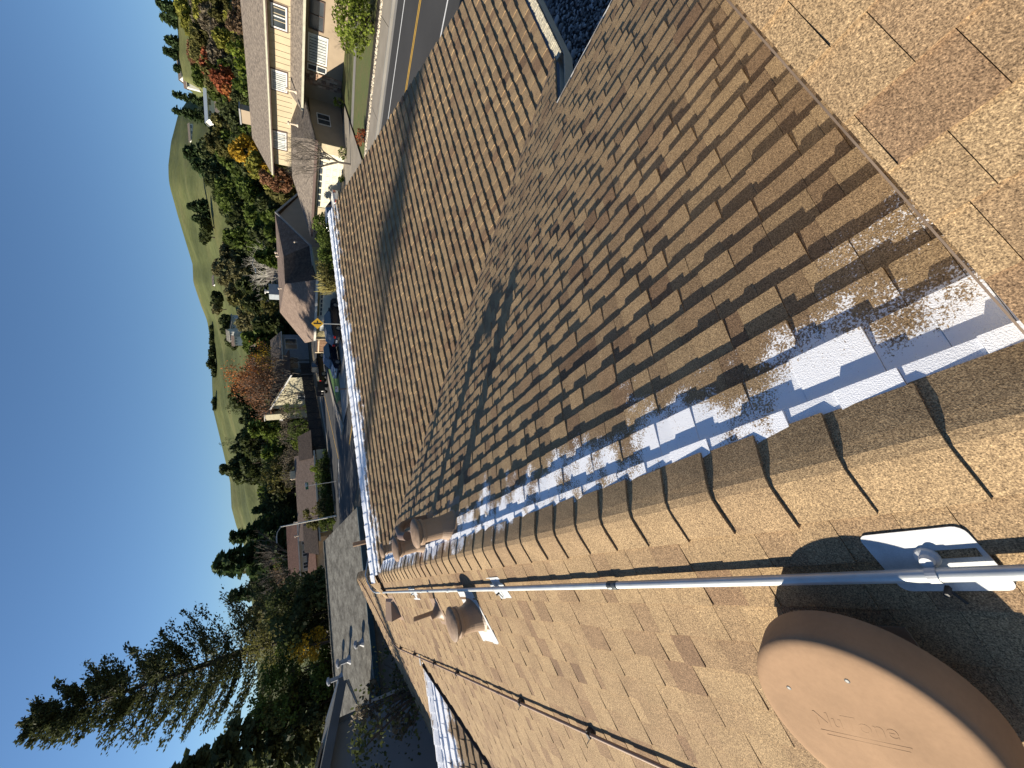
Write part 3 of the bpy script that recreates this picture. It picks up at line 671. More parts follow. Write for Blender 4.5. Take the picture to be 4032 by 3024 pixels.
def small_vent(par, p, h=.5, r=.09, m=None):
    mb = MB(); p = Vector(p); mb.lathe(p, up, [(r * 2, -.05), (r, .08), (r * .8, .12), (r * .8, h), (r * 1.5, h + .02), (r * 1.5, h + .1), (r * .5, h + .16)], 10); return mb.build('vent', m or mat('cream_vent', (.62, .50, .38), .6), par)

# --- cream two-storey house across the street
A2 = R_(-25); t2 = Vector((math.sin(A2), math.cos(A2), 0)); n2 = Vector((math.cos(A2), -math.sin(A2), 0))
f2 = Fr((0, 0, 0), t2, -n2)                # x = tau, outward distance o measured from facade: p(x, -c, z)
h2 = thing('house', f2.p(21, -38, 0), 'cream two-storey house with grey-brown roof and shaded entry across the street', 'house')
SID = mat('cream_siding', (.44, .36, .235), .8, .06, 1.5); STU = mat('tan_stucco', (.32, .25, .175), .9, .08, 1.2, .1, 40); BRN = mat('brown_trim', (.09, .055, .045), .7)
C = -37.6
mb = MB(); fbox(mb, f2, 10, 29.1, C - 8, C, 3.3, 5.3); mb.build('upper_wall', SID, h2)
rnd = random.Random(2); xx = 10.2
while xx < 29.0:
    mb = MB(); fbox(mb, f2, xx, xx + .045, C + .001, C + .03, 3.7, 5.28); mb.build('batten', SID, h2); xx += rnd.choice((.33, .42, .42, .5))
mb = MB(); fbox(mb, f2, 10, 23, C - 8, C - .2, 0, 3.5); mb.build('lower_wall', STU, h2)
ev = 5.38; rg_ = 6.85
roof_poly(h2, [f2.p(9.5, C + .75, ev), f2.p(29.7, C + .75, ev), f2.p(29.9, C - 4, rg_), f2.p(9.5, C - 4, rg_)], RF_GREY)
roof_poly(h2, [f2.p(9.5, C - 8.75, ev), f2.p(29.7, C - 8.75, ev), f2.p(29.9, C - 4, rg_), f2.p(9.5, C - 4, rg_)], RF_GREY)
mb = MB(); mb.poly([f2.p(29.1, C, 5.2), f2.p(29.1, C - 8, 5.2), f2.p(29.1, C - 4, 6.6)]); mb.build('gable', SID, h2)
fascia(h2, f2.p(9.5, C + .78, ev), f2.p(29.7, C + .78, ev), BRN, .18)
mb = MB(); fbox(mb, f2, 9.5, 29.7, C + .80, C + .88, ev - .1, ev + .01); mb.build('gutter', mat('olive_gutter', (.42, .40, .30), .6), h2)
mb = MB(); fbox(mb, f2, 27.6, 28.9, C - 5.2, C - 4.4, 6.2, 7.6); ch = mb.build('chimney', STU, h2)
mb = MB(); fbox(mb, f2, 27.5, 29.0, C - 5.3, C - 4.3, 7.6, 7.72); mb.build('chimney_cap', mat('grey_cap', (.25, .25, .25)), ch)
for x0, x1, z0, z1, bl in ((16.5, 17.95, 3.98, 4.95, 0), (20.8, 22.3, 4.02, 5.1, 1), (25.8, 27.45, 4.12, 5.2, 1)): window(h2, f2, x0, x1, z0, z1, C, mull=1, blind=bool(bl), fw=.09)
for x0, x1, z0, z1 in ((16.4, 18.05, 3.9, 5.02), (20.7, 22.4, 3.94, 5.18), (25.7, 27.55, 4.04, 5.28)):
    mb = MB()
    for a, b_ in ((x0, x0 + .1), (x1 - .1, x1)): fbox(mb, f2, a, b_, C + .002, C + .035, z0, z1)
    fbox(mb, f2, x0 + .1, x1 - .1, C + .002, C + .034, z0, z0 + .08); mb.build('window_surround', BRN, h2)
# skirt roof over the ground floor, entry
roof_poly(h2, [f2.p(9.5, C + 1.7, 3.08), f2.p(22.3, C + 1.7, 3.12), f2.p(22.3, C - .01, 3.80), f2.p(9.5, C - .01, 3.72)], RF_GREY)
fascia(h2, f2.p(9.5, C + 1.72, 3.08), f2.p(22.3, C + 1.72, 3.12), mat('olive_gutter', (.42, .40, .30)), .16)
cg = C - .2 + .0
window(h2, f2, 17.55, 19.5, 1.25, 2.62, C - .2, mull=0, blind=True, fw=.1); window(h2, f2, 19.62, 20.1, 1.25, 2.62, C - .2, mull=0, hz=1, fw=.07); window(h2, f2, 15.4, 17.3, 1.6, 2.6, C - .2, mull=1, fw=.06, fm=BRN)
mb = MB(); rnd = random.Random(6)
STN = tone_mat('field_stone', [(0, (.16, .10, .07)), (.5, (.34, .22, .15)), (1, (.48, .36, .26))], .9)
x = 20.2
for i in range(5):
    for j in range(9):
        w = .2; cx_ = 20.3 + i * .2 + rnd.uniform(-.03, .03); cz_ = .2 + j * .30 + rnd.uniform(-.04, .04)
        mb.box(f2.p(cx_, C - .16 + rnd.uniform(0, .03), cz_), f2.x * rnd.uniform(.08, .1), f2.n * .05, Vector((rnd.uniform(-.01, .01), 0, rnd.uniform(.12, .15))), 0, rnd.random())
so2 = mb.build('stone_veneer', STN, h2, attr=True)
mb = MB(); fbox(mb, f2, 21.4, 22.3, C - 2.2, C - 2.0, 0, 2.9); mb.build('entry_wall', BRN, h2)
mb = MB(); fbox(mb, f2, 21.55, 22.25, C - 2.0, C - 1.93, 0, 2.2); dd = mb.build('front_door', mat('dark_door', (.06, .035, .025)), h2)
# garage wing
GC = -32.3
mb = MB(); fbox(mb, f2, 22.3, 31.2, C - 2, GC - .15, 0, 2.45); mb.build('garage_wall', STU, h2)
mb = MB(); fbox(mb, f2, 22.3, 23.05, GC - .2, GC, 0, 2.45); fbox(mb, f2, 28.65, 31.2, GC - .2, GC, 0, 2.45); fbox(mb, f2, 23.05, 28.65, GC - .2, GC, 2.02, 2.45); mb.build('garage_front', mat('pale_stucco', (.44, .37, .25), .85), h2)
DOORM = mat('cream_garage_door', (.60, .56, .43), .5, .04, 2)
def garage_door(par, fr, x0, x1, z1, o, m=DOORM, lites=8, rows=4, colsn=8):
    mb = MB(); fbox(mb, fr, x0, x1, o - .1, o - .04, 0, z1); d = mb.build('garage_door', m, par)
    hgt = z1 / rows
    for r in range(rows):
        for c_ in range(colsn):
            a, b_ = x0 + (x1 - x0) * (c_ + .1) / colsn, x0 + (x1 - x0) * (c_ + .9) / colsn; z0 = r * hgt + .09; zz = (r + 1) * hgt - .09
            mb = MB()
            if r == rows - 1: fbox(mb, fr, a, b_, o - .06, o - .03, z0 + .08, zz); mb.build('door_lite', GLASS, d)
            else:
                for q in ((a, a + .02, z0, zz), (b_ - .02, b_, z0, zz)): fbox(mb, fr, q[0], q[1], o - .045, o - .022, q[2], q[3])
                for q in ((a + .02, b_ - .02, z0, z0 + .02), (a + .02, b_ - .02, zz - .02, zz)): fbox(mb, fr, q[0], q[1], o - .045, o - .023, q[2], q[3])
                mb.build('door_panel', m, d)
    return d
garage_door(h2, f2, 23.1, 28.6, 2.02, GC)
ge = 2.42
q = [f2.p(21.7, GC + .6, ge), f2.p(31.7, GC + .6, ge), f2.p(28.6, GC - 3.2, 3.75), f2.p(24.6, GC - 3.2, 3.75)]
roof_poly(h2, q, RF_GREY); roof_poly(h2, [q[0], q[3], f2.p(24.6, C - .02, 3.78), f2.p(21.7, C - .02, 2.95), ], RF_GREY); roof_poly(h2, [q[1], f2.p(31.7, C - 4, ge), f2.p(28.6, C - 4, 3.75), q[2]], RF_GREY); roof_poly(h2, [q[2], q[3], f2.p(24.6, C - .02, 3.78), f2.p(28.6, C - 4, 3.75)], RF_GREY)
fascia(h2, f2.p(21.7, GC + .62, ge), f2.p(31.7, GC + .62, ge), BRN, .2)
fs = Fr(f2.p(22.3, C, 0), -n2, -t2)        # side wall of the garage wing
window(h2, fs, 1.6, 3.0, 1.0, 2.0, 0.0, mull=1, fw=.06)
for xx, oo in ((21.5, C + .9), (22.9, GC - 2.4)): small_vent(h2, f2.p(xx, oo, 3.45), .55, .09)

# --- brown-roofed house with pale garage
FZ = 2.2
G1, G2 = gz(*(550 + 1535 / 2.212, 600 + 1110 / 2.212), FZ), gz(550 + 1515 / 2.212, 600 + 1640 / 2.212, FZ)
def z2(x, y): return (550 + x / 2.212, 600 + y / 2.212)
h3 = thing('house', (G1 + G2) / 2 - up * FZ + Vector((5, 5, 0)), 'low brown-roofed house with gable and pale garage behind the parked dark cars', 'house')
Ar, Cr = gd(*z2(1178, 525), 55), gd(*z2(1195, 1390), 58); Cr.z = Ar.z
E1 = gz(*z2(1478, 812), 2.3); E2 = gz(*z2(1500, 985), 2.2); F2 = gd(*z2(1392, 345), 60)
Da, Dd = gd(*z2(1253, 905), 50), gd(*z2(1266, 1145), 49)
WT = mat('warm_white_trim', (.58, .54, .46), .6)
roof_poly(h3, [E1, Ar, Cr, Dd, Da], RF_BROWN); roof_poly(h3, [G1, G2, Cr, Dd], RF_BROWN); roof_poly(h3, [Da, Dd, G1, E2, E1], RF_DK, 'valley_roof')  # valley roof faces away from the sun; its shade is put into the darker colour
Bk = Vector(F2); Bk.z = 2.4
roof_poly(h3, [Ar, F2, F2 + (Cr - Ar) + Vector((0, 0, -.3)), Cr], RF_BROWN)
G3 = gd(*z2(1440, 1659), 56); roof_poly(h3, [G2, G3, Cr], RF_BROWN)
wallz = lambda p: Vector((p.x, p.y, 0))
mb = MB()
gx = (G1 - G2).normalized(); inn = Vector((-gx.y, gx.x, 0)); inn = inn if inn.y > 0 else -inn
E1i, F2i = E1 + Vector((-.5, .35, -.1)), F2 + Vector((-.4, -.3, -.15)); Ai = Ar + Vector((-.45, 0, -.2))
mb.poly([wallz(E1i), wallz(F2i), F2i, Ai, E1i]); mb.build('gable_wall', mat('taupe_stucco', (.30, .25, .19), .9, .06, 1), h3)
for a, b_ in ((E1, Ar), (Ar, F2)):
    d = b_ - a; mb = MB(); mb.box((a + b_) / 2 + Vector((.03, -.05, -.10)), d / 2, Vector((.03, -.03, 0)), Vector((0, 0, .12))); mb.build('barge_board', mat('grey_barge', (.36, .34, .31)), h3)
fascia(h3, E1, E2, mat('grey_barge', (.36, .34, .31)), .2); fascia(h3, G1, G2, WT, .22)
f3 = Fr(G2 - up * FZ + inn * .6, gx, -inn); Lg = (G1 - G2).length
mb = MB(); fbox(mb, f3, -.3, Lg - .3, -5, -.12, 0, FZ - .1); mb.build('wall', mat('ochre_stucco', (.40, .33, .17), .9), h3)
garage_door(h3, f3, Lg - 5.2, Lg - .5, 1.72, .08)
for a, b_ in ((Lg - 6.0, Lg - 5.3), (Lg - .5, Lg - .3)): mb = MB(); fbox(mb, f3, a, b_, -.1, 0, 0, FZ - .1); mb.build('pilaster', WT, h3)
window(h3, f3, .9, 2.2, .7, 1.6, -.12, mull=0, pane=BLIND)
mb = MB(); fbox(mb, f3, 2.4, 3.3, -.11, -.02, 1.2, 1.75); mb.build('wall_panel', WT, h3)
for px, D in (((1375, 785), 50), ((1215, 905), 54), ((1235, 1185), 53), ((1205, 875), 55)): p = gd(*z2(*px), D); small_vent(h3, p - up * .25, .45, .10)
mb = MB(); p = gd(*z2(1175, 1215), 58); mb.box(p, (.7, .2, 0), (-.2, .5, 0), (0, 0, .6)); ch = mb.build('chimney', mat('steel_grey', (.28, .31, .33), .5), h3)
mb = MB(); mb.lathe(p + up * .55, up, [(.15, 0), (.15, .35), (.3, .4), (.3, .5)], 10); mb.build('chimney_cowl', WHITEP, ch)
mb = MB(); mb.poly([wallz(E1i) + inn * 1, wallz(E1i), E1i - up * .1, E1i + inn - up * .1]); mb.poly([wallz(E2), wallz(E1i), E1i - up * .1, E2 - up * .2]); mb.build('front_wall', mat('taupe_stucco', (.30, .25, .19)), h3)
# wooden side gate beside it
gt = thing('gate', f3.p(-1.2, 0, 0), 'weathered brown wooden gate beside the brown-roofed house', 'gate')
WOOD = mat('weathered_wood', (.24, .13, .07), .85, .25, 6, .2, 40); WOODL = mat('pale_wood', (.58, .46, .30), .8)
for k in range(9):
    mb = MB(); fbox(mb, f3, -2.5 + k * .235, -2.5 + k * .235 + .21, -.04 + (k % 2) * .012, 0 + (k % 2) * .012, .05, 1.75); mb.build('board', WOOD, gt)
for z in (.2, 1.55): mb = MB(); fbox(mb, f3, -2.55, -.4, .015, .07, z, z + .12); mb.build('rail', WOODL, gt)
for x in (-2.65, -.42): mb = MB(); fbox(mb, f3, x, x + .12, -.06, .08, 0, 1.95); mb.build('post', WOODL, gt)

# --- grey-roofed neighbour to the left
r1, r2 = gz(700 + 1275 / 2.212, 1900 + 510 / 2.212, 3.75), gz(700 + 1362 / 2.212, 1900 + 1659 / 2.212, 3.75)
e1, e2_ = gz(700 + 1562 / 2.212, 1900 + 215 / 2.212, 2.6), gz(700 + 1640 / 2.212, 1900 + 640 / 2.212, 2.6)
dr = (r2 - r1).normalized(); r3 = r1 + dr * 13; e3 = Vector((e1.x, e1.y, 2.6)) + dr * 15
nb = thing('house', (r1 + e1) / 2 - up * 3.1, 'grey shingle-roofed neighbour house left of the frosted ridge, half in shade', 'house')
roof_poly(nb, [e1, r1, r3, e3], RF_SLATE); back = Vector((-dr.y, dr.x, 0)); back = back if back.y > 0 else -back
roof_poly(nb, [r1, r1 + back * 7 - up * 1.3, r3 + back * 7 - up * 1.3, r3], RF_SLATE)
for k in range(38):
    a = r1 + dr * (k * .34) + up * .02; mb = MB(); mb.box(a + dr * .15, dr * .16, back * .1, up * (.035 + .01 * (k % 2))); mb.build('ridge_cap', RF_SLATE, nb)
TEAL = mat('teal_fascia', (.045, .085, .10), .5)
fascia(nb, e1 + up * .02 - back * .05, e3 + up * .02 - back * .05, TEAL, .22, .07)
mb = MB(); w0, w1 = e1 + dr * .5 + back * .5, e3 + back * .5
for a, b_ in ((w0, w1), (w0, w0 + back * 11)): mb.poly([wallz(a), wallz(b_), Vector((b_.x, b_.y, 2.6)), Vector((a.x, a.y, 2.6))])
mb.poly([Vector((w0.x, w0.y, 2.55)), r1 + dr * .5 - up * .2, Vector(((w0 + back * 11).x, (w0 + back * 11).y, 2.55))]); mb.build('wall', mat('grey_stucco', (.26, .26, .25)), nb)
GV = mat('grey_vent', (.30, .31, .33), .6)
def on_nb(x, y):                            # photo pixel onto that roof slope
    n = (e1 - r1).cross(dr); r = ray(x, y); k = n.dot(r1 - Vector((0, 0, CZ))) / n.dot(r); return Vector((0, 0, CZ)) + r * k
for px, hgt, r in (((1375, 2597), .45, .14), ((1345, 2664), .55, .13), ((1427, 2530), .22, .12)): small_vent(nb, on_nb(*px), hgt, r, GV)

# --- tall blue-grey neighbour at far left
c4 = Vector((-9.0, 12.0, 0)); d4 = Vector((-.75, -.66, 0)).normalized(); o4 = Vector((.66, -.75, 0)).normalized()
h4 = thing('house', c4 + d4 * 4 - o4 * 4, 'tall blue-grey stucco house wall with gutter and downspout at the far left', 'house'); f4 = Fr(c4, d4, o4)
BLW = mat('blue_grey_stucco', (.13, .145, .165), .9, .05, 1.5, .15, 60)
def zt4(x): return 4.72 + (.36 * x if x < 4 else .36 * (8 - x))
mb = MB(); mb.poly([f4.p(0, 0, 0), f4.p(8, 0, 0), f4.p(8, 0, zt4(8)), f4.p(4, 0, zt4(4)), f4.p(0, 0, zt4(0))]); mb.poly([f4.p(0, -9, 0), f4.p(0, 0, 0), f4.p(0, 0, zt4(0)), f4.p(0, -9, zt4(0))]); mb.poly([f4.p(8, 0, 0), f4.p(8, -9, 0), f4.p(8, -9, zt4(8)), f4.p(8, 0, zt4(8))]); mb.build('wall', BLW, h4)
NAVY = mat('navy_gutter', (.05, .065, .085), .45)
mb = MB(); a, b_ = f4.p(-.75, .47, zt4(-.75)), f4.p(4, .47, zt4(4)); mb.box((a + b_) / 2 - up * .06, (b_ - a) / 2, o4 * .04, up * .11); mb.build('barge_board', NAVY, h4)
mb = MB(); a, b_ = f4.p(-.8, .5, zt4(-.75) - .02), f4.p(-.8, -9, zt4(-.75) - .02); mb.box((a + b_) / 2, (b_ - a) / 2, d4 * .06, up * .07); mb.build('gutter', NAVY, h4)
roof_poly(h4, [f4.p(-.75, .45, zt4(-.75) + .06), f4.p(4, .45, zt4(4) + .06), f4.p(4, -9, zt4(4) + .06), f4.p(-.75, -9, zt4(-.75) + .06)], RF_SLATE); roof_poly(h4, [f4.p(8.7, .45, zt4(8.7) + .06), f4.p(4, .45, zt4(4) + .06), f4.p(4, -9, zt4(4) + .06), f4.p(8.7, -9, zt4(8.7) + .06)], RF_SLATE)
SOL = mat('solar_glass', (.02, .025, .04), .15, spec=.8)
for k in range(3):
    y0, y1 = -.9 - k * 1.75, -2.5 - k * 1.75; mb = MB(); q = [f4.p(.3, y0, zt4(.3) + .16), f4.p(1.3, y0, zt4(1.3) + .16), f4.p(1.3, y1, zt4(1.3) + .16), f4.p(.3, y1, zt4(.3) + .16)]; mb.poly(q); mb.poly([v - up * .05 for v in q][::-1])
    for i in range(4): mb.poly([q[i] - up * .05, q[(i + 1) % 4] - up * .05, q[(i + 1) % 4], q[i]])
    mb.build('solar_panel', SOL, h4)
DSP = mat('grey_downspout', (.28, .29, .30), .5)
mb = MB(); mb.tube([f4.p(-.75, .3, zt4(-.75) - .06), f4.p(-.75, .3, zt4(-.75) - .2), f4.p(-.06, .06, zt4(0) - .7), f4.p(-.05, .05, 1.5), f4.p(-.05, .05, 0)], .045, 8); mb.build('downspout', DSP, h4)
mb = MB(); fbox(mb, f4, -.02, .10, -.02, .05, 0, zt4(0) - .02); mb.build('corner_board', NAVY, h4)

# --- generic small houses further off
def simple_house(name, c, az, w, dpt, hw, rise, wallm, roofm, label, nwin=3, chim=False, z0=None, group=None):
    c = Vector(c); xd = Vector((math.cos(R_(az)), math.sin(R_(az)), 0)); out = Vector((xd.y, -xd.x, 0)); 
    if out.dot(c) > 0: out = -out
    zb = c.z; fr = Fr((c.x, c.y, 0), xd, out); h = thing(name, (c.x, c.y, zb), label, 'house', group)
    mb = MB(); fbox(mb, fr, -w / 2, w / 2, -dpt, 0, zb - 3, zb + hw); mb.poly([fr.p(-w / 2, 0, zb + hw), fr.p(-w / 2, -dpt, zb + hw), fr.p(-w / 2, -dpt / 2, zb + hw + rise)]); mb.poly([fr.p(w / 2, 0, zb + hw), fr.p(w / 2, -dpt, zb + hw), fr.p(w / 2, -dpt / 2, zb + hw + rise)]); mb.build('wall', wallm, h)
    for o_ in (.5, -dpt - .5): roof_poly(h, [fr.p(-w / 2 - .5, o_, zb + hw - .1), fr.p(w / 2 + .5, o_, zb + hw - .1), fr.p(w / 2 + .5, -dpt / 2, zb + hw + rise), fr.p(-w / 2 - .5, -dpt / 2, zb + hw + rise)], roofm)
    fascia(h, fr.p(-w / 2 - .5, .52, zb + hw - .1), fr.p(w / 2 + .5, .52, zb + hw - .1), WT, .2)
    for k in range(nwin):
        x = -w / 2 + w * (k + .5) / nwin; window(h, fr, x - w / nwin * .28, x + w / nwin * .28, zb + hw * .4, zb + hw * .85, 0, mull=1, fw=.08)
    if chim: mb = MB(); fbox(mb, fr, w * .1, w * .1 + 1, -dpt / 2 - .4, -dpt / 2 + .4, zb + hw, zb + hw + rise + .8); mb.build('chimney', wallm, h)
    return h, fr
# brown ranch house on the left corner, with shaded porch bays
WTS = mat('cream_lap', (.62, .52, .36), .8); ORC = mat('orange_tan_wall', (.46, .30, .15), .85)
pA, pB = gd(700 + 1190 / 2.212, 1250 + 1190 / 2.212, 66), gd(700 + 1205 / 2.212, 1900 + 480 / 2.212, 66)
ctr = (pA + pB) / 2; az5 = math.degrees(math.atan2(pB.y - pA.y, pB.x - pA.x))
h5, f5 = simple_house('house', (ctr.x, ctr.y, 0), az5, (pB - pA).length, 12, ctr.z, 2.3, ORC, RF_BROWN, 'long low brown-roofed ranch house behind hedges on the left corner', 5)
for x0 in (-9.5, 4.0):
    o_ = 2.2; mb = MB(); q = [f5.p(x0, .55, ctr.z - .1), f5.p(x0 + 4.2, .55, ctr.z - .1), f5.p(x0 + 4.0, -4.2, ctr.z + 1.55), f5.p(x0 + .2, -4.2, ctr.z + 1.55)]; roof_poly(h5, [v + up * .16 for v in q], RF_DK, 'solar_array', .05)
for x in (-6.5, -1, 1.5): mb = MB(); fbox(mb, f5, x, x + 1.6, .02, .12, .2, ctr.z - .5); mb.build('cream_bay', WTS, h5)
for x, o_ in ((3.6, -6.3), (5.6, -6), (-3, -6.1)): small_vent(h5, f5.p(x, o_, ctr.z + 2.1), .6, .12)
mb = MB(); fbox(mb, f5, -4.2, -3.0, -7, -6, ctr.z + 1.6, ctr.z + 3.0); mb.build('chimney', WTS, h5)
# two-storey house with reddish roof
p1, p2 = gd(700 + 955 / 2.212, 1900 + 400 / 2.212, 84), gd(700 + 965 / 2.212, 1900 + 800 / 2.212, 84); q1 = gd(700 + 1045 / 2.212, 1900 + 520 / 2.212, 80)
ctr6 = (p1 + p2) / 2; az6 = math.degrees(math.atan2(p2.y - p1.y, p2.x - p1.x)); dn = Vector((-ctr6.x, -ctr6.y, 0)).normalized()
h6, f6 = simple_house('house', (ctr6.x + dn.x * 4, ctr6.y + dn.y * 4, 0), az6, (p2 - p1).length, 8, q1.z + .1, ctr6.z - q1.z, mat('pale_cream_wall', (.47, .43, .33), .8), RF_RED, 'two-storey cream house with reddish roof beyond the street lamp', 4)
roof_poly(h6, [f6.p(-7.5, 4.5, 2.0), f6.p(6.0, 4.5, 2.0), f6.p(5.5, .05, 3.1), f6.p(-6, .05, 3.1)], RF_RED)
mb = MB(); fbox(mb, f6, -7, 5.6, 0, 4, 0, 2.1); mb.build('lower_wall', mat('pale_cream_wall', (.6, .5, .4)), h6)
mb = MB(); mb.poly([f6.p(5.2, .2, 5), f6.p(5.2, -8.2, 5), f6.p(5.2, -4, ctr6.z + .1)]); mb.build('gable', mat('grey_gable', (.30, .29, .26)), h6)
# cream gable with big chimney beyond the fence
def zz3(x, y): return (800 + x / 2.816, 1400 + y / 2.816)
pc = gd(*zz3(950, 560), 92); h7 = thing('house', (pc.x, pc.y, 0), 'bright cream gable house with tall square chimney beyond the dark fence', 'house')
CRM = mat('bright_cream_wall', (.55, .49, .33), .8); k = mpp(pc)
a7 = Fr((pc.x, pc.y, 0), (.8, -.6, 0), (-.6, -.8, 0)); s_ = k / 2.816
hgt = gd(*zz3(735, 560), 92).z; mb = MB(); hw = 4.6
mb.poly([a7.p(-.5, 0, 0), a7.p(7, 0, 0), a7.p(7, 0, hgt - 3.4), a7.p(.1, 0, hgt - .05), a7.p(-.5, 0, hgt - .2)]); mb.poly([a7.p(-.5, -8, 0), a7.p(-.5, 0, 0), a7.p(-.5, 0, hgt - .2), a7.p(-.5, -8, hgt - .2)]); mb.build('wall', CRM, h7)
roof_poly(h7, [a7.p(-.2, .5, hgt), a7.p(8, .5, hgt - 3.9), a7.p(8, -9, hgt - 3.9), a7.p(-.2, -9, hgt)], RF_DK); roof_poly(h7, [a7.p(-.2, .5, hgt), a7.p(-6, .5, hgt - 3), a7.p(-6, -9, hgt - 3), a7.p(-.2, -9, hgt)], RF_DK)
mb = MB(); mb.box((a7.p(-.2, .56, hgt - .1) + a7.p(8, .56, hgt - 4.0)) / 2, (a7.p(8, 0, -3.9) - a7.p(-.2, 0, 0)) / 2, a7.n * .05, up * .14); mb.build('barge_board', WHITEP, h7)
mb = MB(); fbox(mb, a7, -2.6, -1.2, -.2, .9, 0, hgt + .9); ch = mb.build('chimney', CRM, h7); mb = MB(); fbox(mb, a7, -2.7, -1.1, -.3, 1.0, hgt + .9, hgt + 1.0); mb.build('chimney_cap', WHITEP, ch)
window(h7, a7, 1.5, 3.2, 1.5, 2.8, 0); 
mb = MB(); fbox(mb, a7, -3.2, -2.8, .4, .7, hgt - 2.2, hgt - 1.6); mb.build('lantern', WHITEP, h7)
# grey house behind the trees with white-framed window
pg = gd(1090, 1392, 98); h8, f8 = simple_house('house', (pg.x, pg.y, 0), 18, 9, 8, 5.2, 2, mat('mid_grey_wall', (.25, .26, .28), .85), RF_GREY, 'grey house with a white-framed window half hidden behind autumn trees', 2)
pg = gd(1070, 1065, 105); simple_house('house', (pg.x, pg.y, 0), -8, 12, 9, 5.0, 2.4, mat('grey_white_wall', (.5, .5, .5), .8), RF_GREY, 'grey-roofed house among white-barked trees behind the brown roof', 4)
# houses on the hillsides
WHT = mat('white_wall', (.64, .62, .56), .7); rnd = random.Random(12)
hill = [((712, 262), 300, 13, WHT, RF_GREY, 'white hilltop house beside conifers on the right skyline'), ((704, 205), 302, 12, mat('grey_white_wall', (.5, .5, .5)), RF_GREY, 'pale hilltop house with deck on the right skyline'), ((733, 305), 296, 11, WHT, RF_BROWN, 'small white house just below the right skyline'),
        ((818, 400), 250, 20, WHT, mat('blue_grey_roof', (.30, .35, .40)), 'long white house with blue-grey roof below the grassy slope at right'), ((865, 437), 225, 14, WHT, RF_GREY, 'big white gabled house among trees above the two-storey roof'),
        ((750, 520), 400, 15, WHT, RF_GREY, 'lone white house high on the green hill'), ((768, 632), 420, 14, mat('cream_lap', (.6, .5, .4)), RF_BROWN, 'low cream house near the dark treetops on the hill'),
        ((818, 925), 420, 17, WHT, RF_GREY, 'white gabled house at the edge of the green slope'), ((838, 990), 400, 15, WHT, RF_SLATE, 'white house with grey roof above the eucalyptus trees'), ((843, 1103), 380, 9, WHT, RF_GREY, 'tiny white cottage peeping over brownish trees'),
        ((908, 835), 260, 10, mat('mid_grey_wall', (.25, .26, .28)), RF_RED, 'grey hillside house with small red roof'), ((826, 855), 380, 13, mat('red_wood_wall', (.30, .10, .06)), RF_RED, 'rust-red hillside house under a dark pine'),
        ((915, 1285), 260, 18, mat('grey_white_wall', (.5, .5, .5)), RF_SLATE, 'grey-roofed hillside house above the bright green lawn'), ((905, 1325), 255, 7, WHT, RF_SLATE, 'narrow white gable on the hillside beside the grey-roofed house'),
        ((1018, 1270), 190, 10, WHT, RF_SLATE, 'white house with grey roof below the bright hillside lawn'), ((925, 1343), 250, 6, WHT, RF_BROWN, 'small white shed at the end of the hillside terrace'), ((1010, 1395), 150, 12, mat('brick_pink_wall', (.33, .22, .18)), RF_BROWN, 'brownish house with white chimney behind the orange trees')]
for (px, D, w, wm, rm, lab) in hill:
    p = gd(*px, D); hw = rnd.uniform(2.8, 3.6); tz = terrain(p.x, p.y)
    simple_house('house', (p.x, p.y, p.z - hw * .7), rnd.uniform(-25, 25) - math.degrees(math.atan2(p.x, p.y)) * .6, w * .75, 6, hw * .8, 1.5, wm, rm, lab, 3, group='houses on the hillside')

# ------------------------------------------------------------------ fence along the side street
fe = thing('fence', (-2, 78, 0), 'long dark brown board fence along the side street', 'fence'); FEN = mat('dark_fence_wood', (.050, .038, .032), .9, .3, 3, .2, 20)
fa, fb_ = Vector((6.6, 93, 0)), Vector((-9.2, 65.6, 0)); fd = fb_ - fa; Lf = fd.length; fdn = fd.normalized(); fnn = Vector((-fdn.y, fdn.x, 0)); rnd = random.Random(3)
npn = 13
for i in range(npn):
    p = fa + fdn * (Lf * i / npn); hgt = 1.95 + rnd.uniform(-.05, .05)
    mb = MB(); nb_ = 14
    for k_ in range(nb_):
        q = p + fdn * (Lf / npn * (k_ + .5) / nb_); mb.box(q + up * (hgt / 2) + fnn * (.02 * (k_ % 2)), fdn * (Lf / npn / nb_ * .47), fnn * .012, up * (hgt / 2 + rnd.uniform(-.03, .03)))
    mb.build('fence_panel', FEN, fe); mb = MB(); mb.box(p + up * 1.0, fdn * .06, fnn * .06, up * 1.03); mb.build('post', FEN, fe)

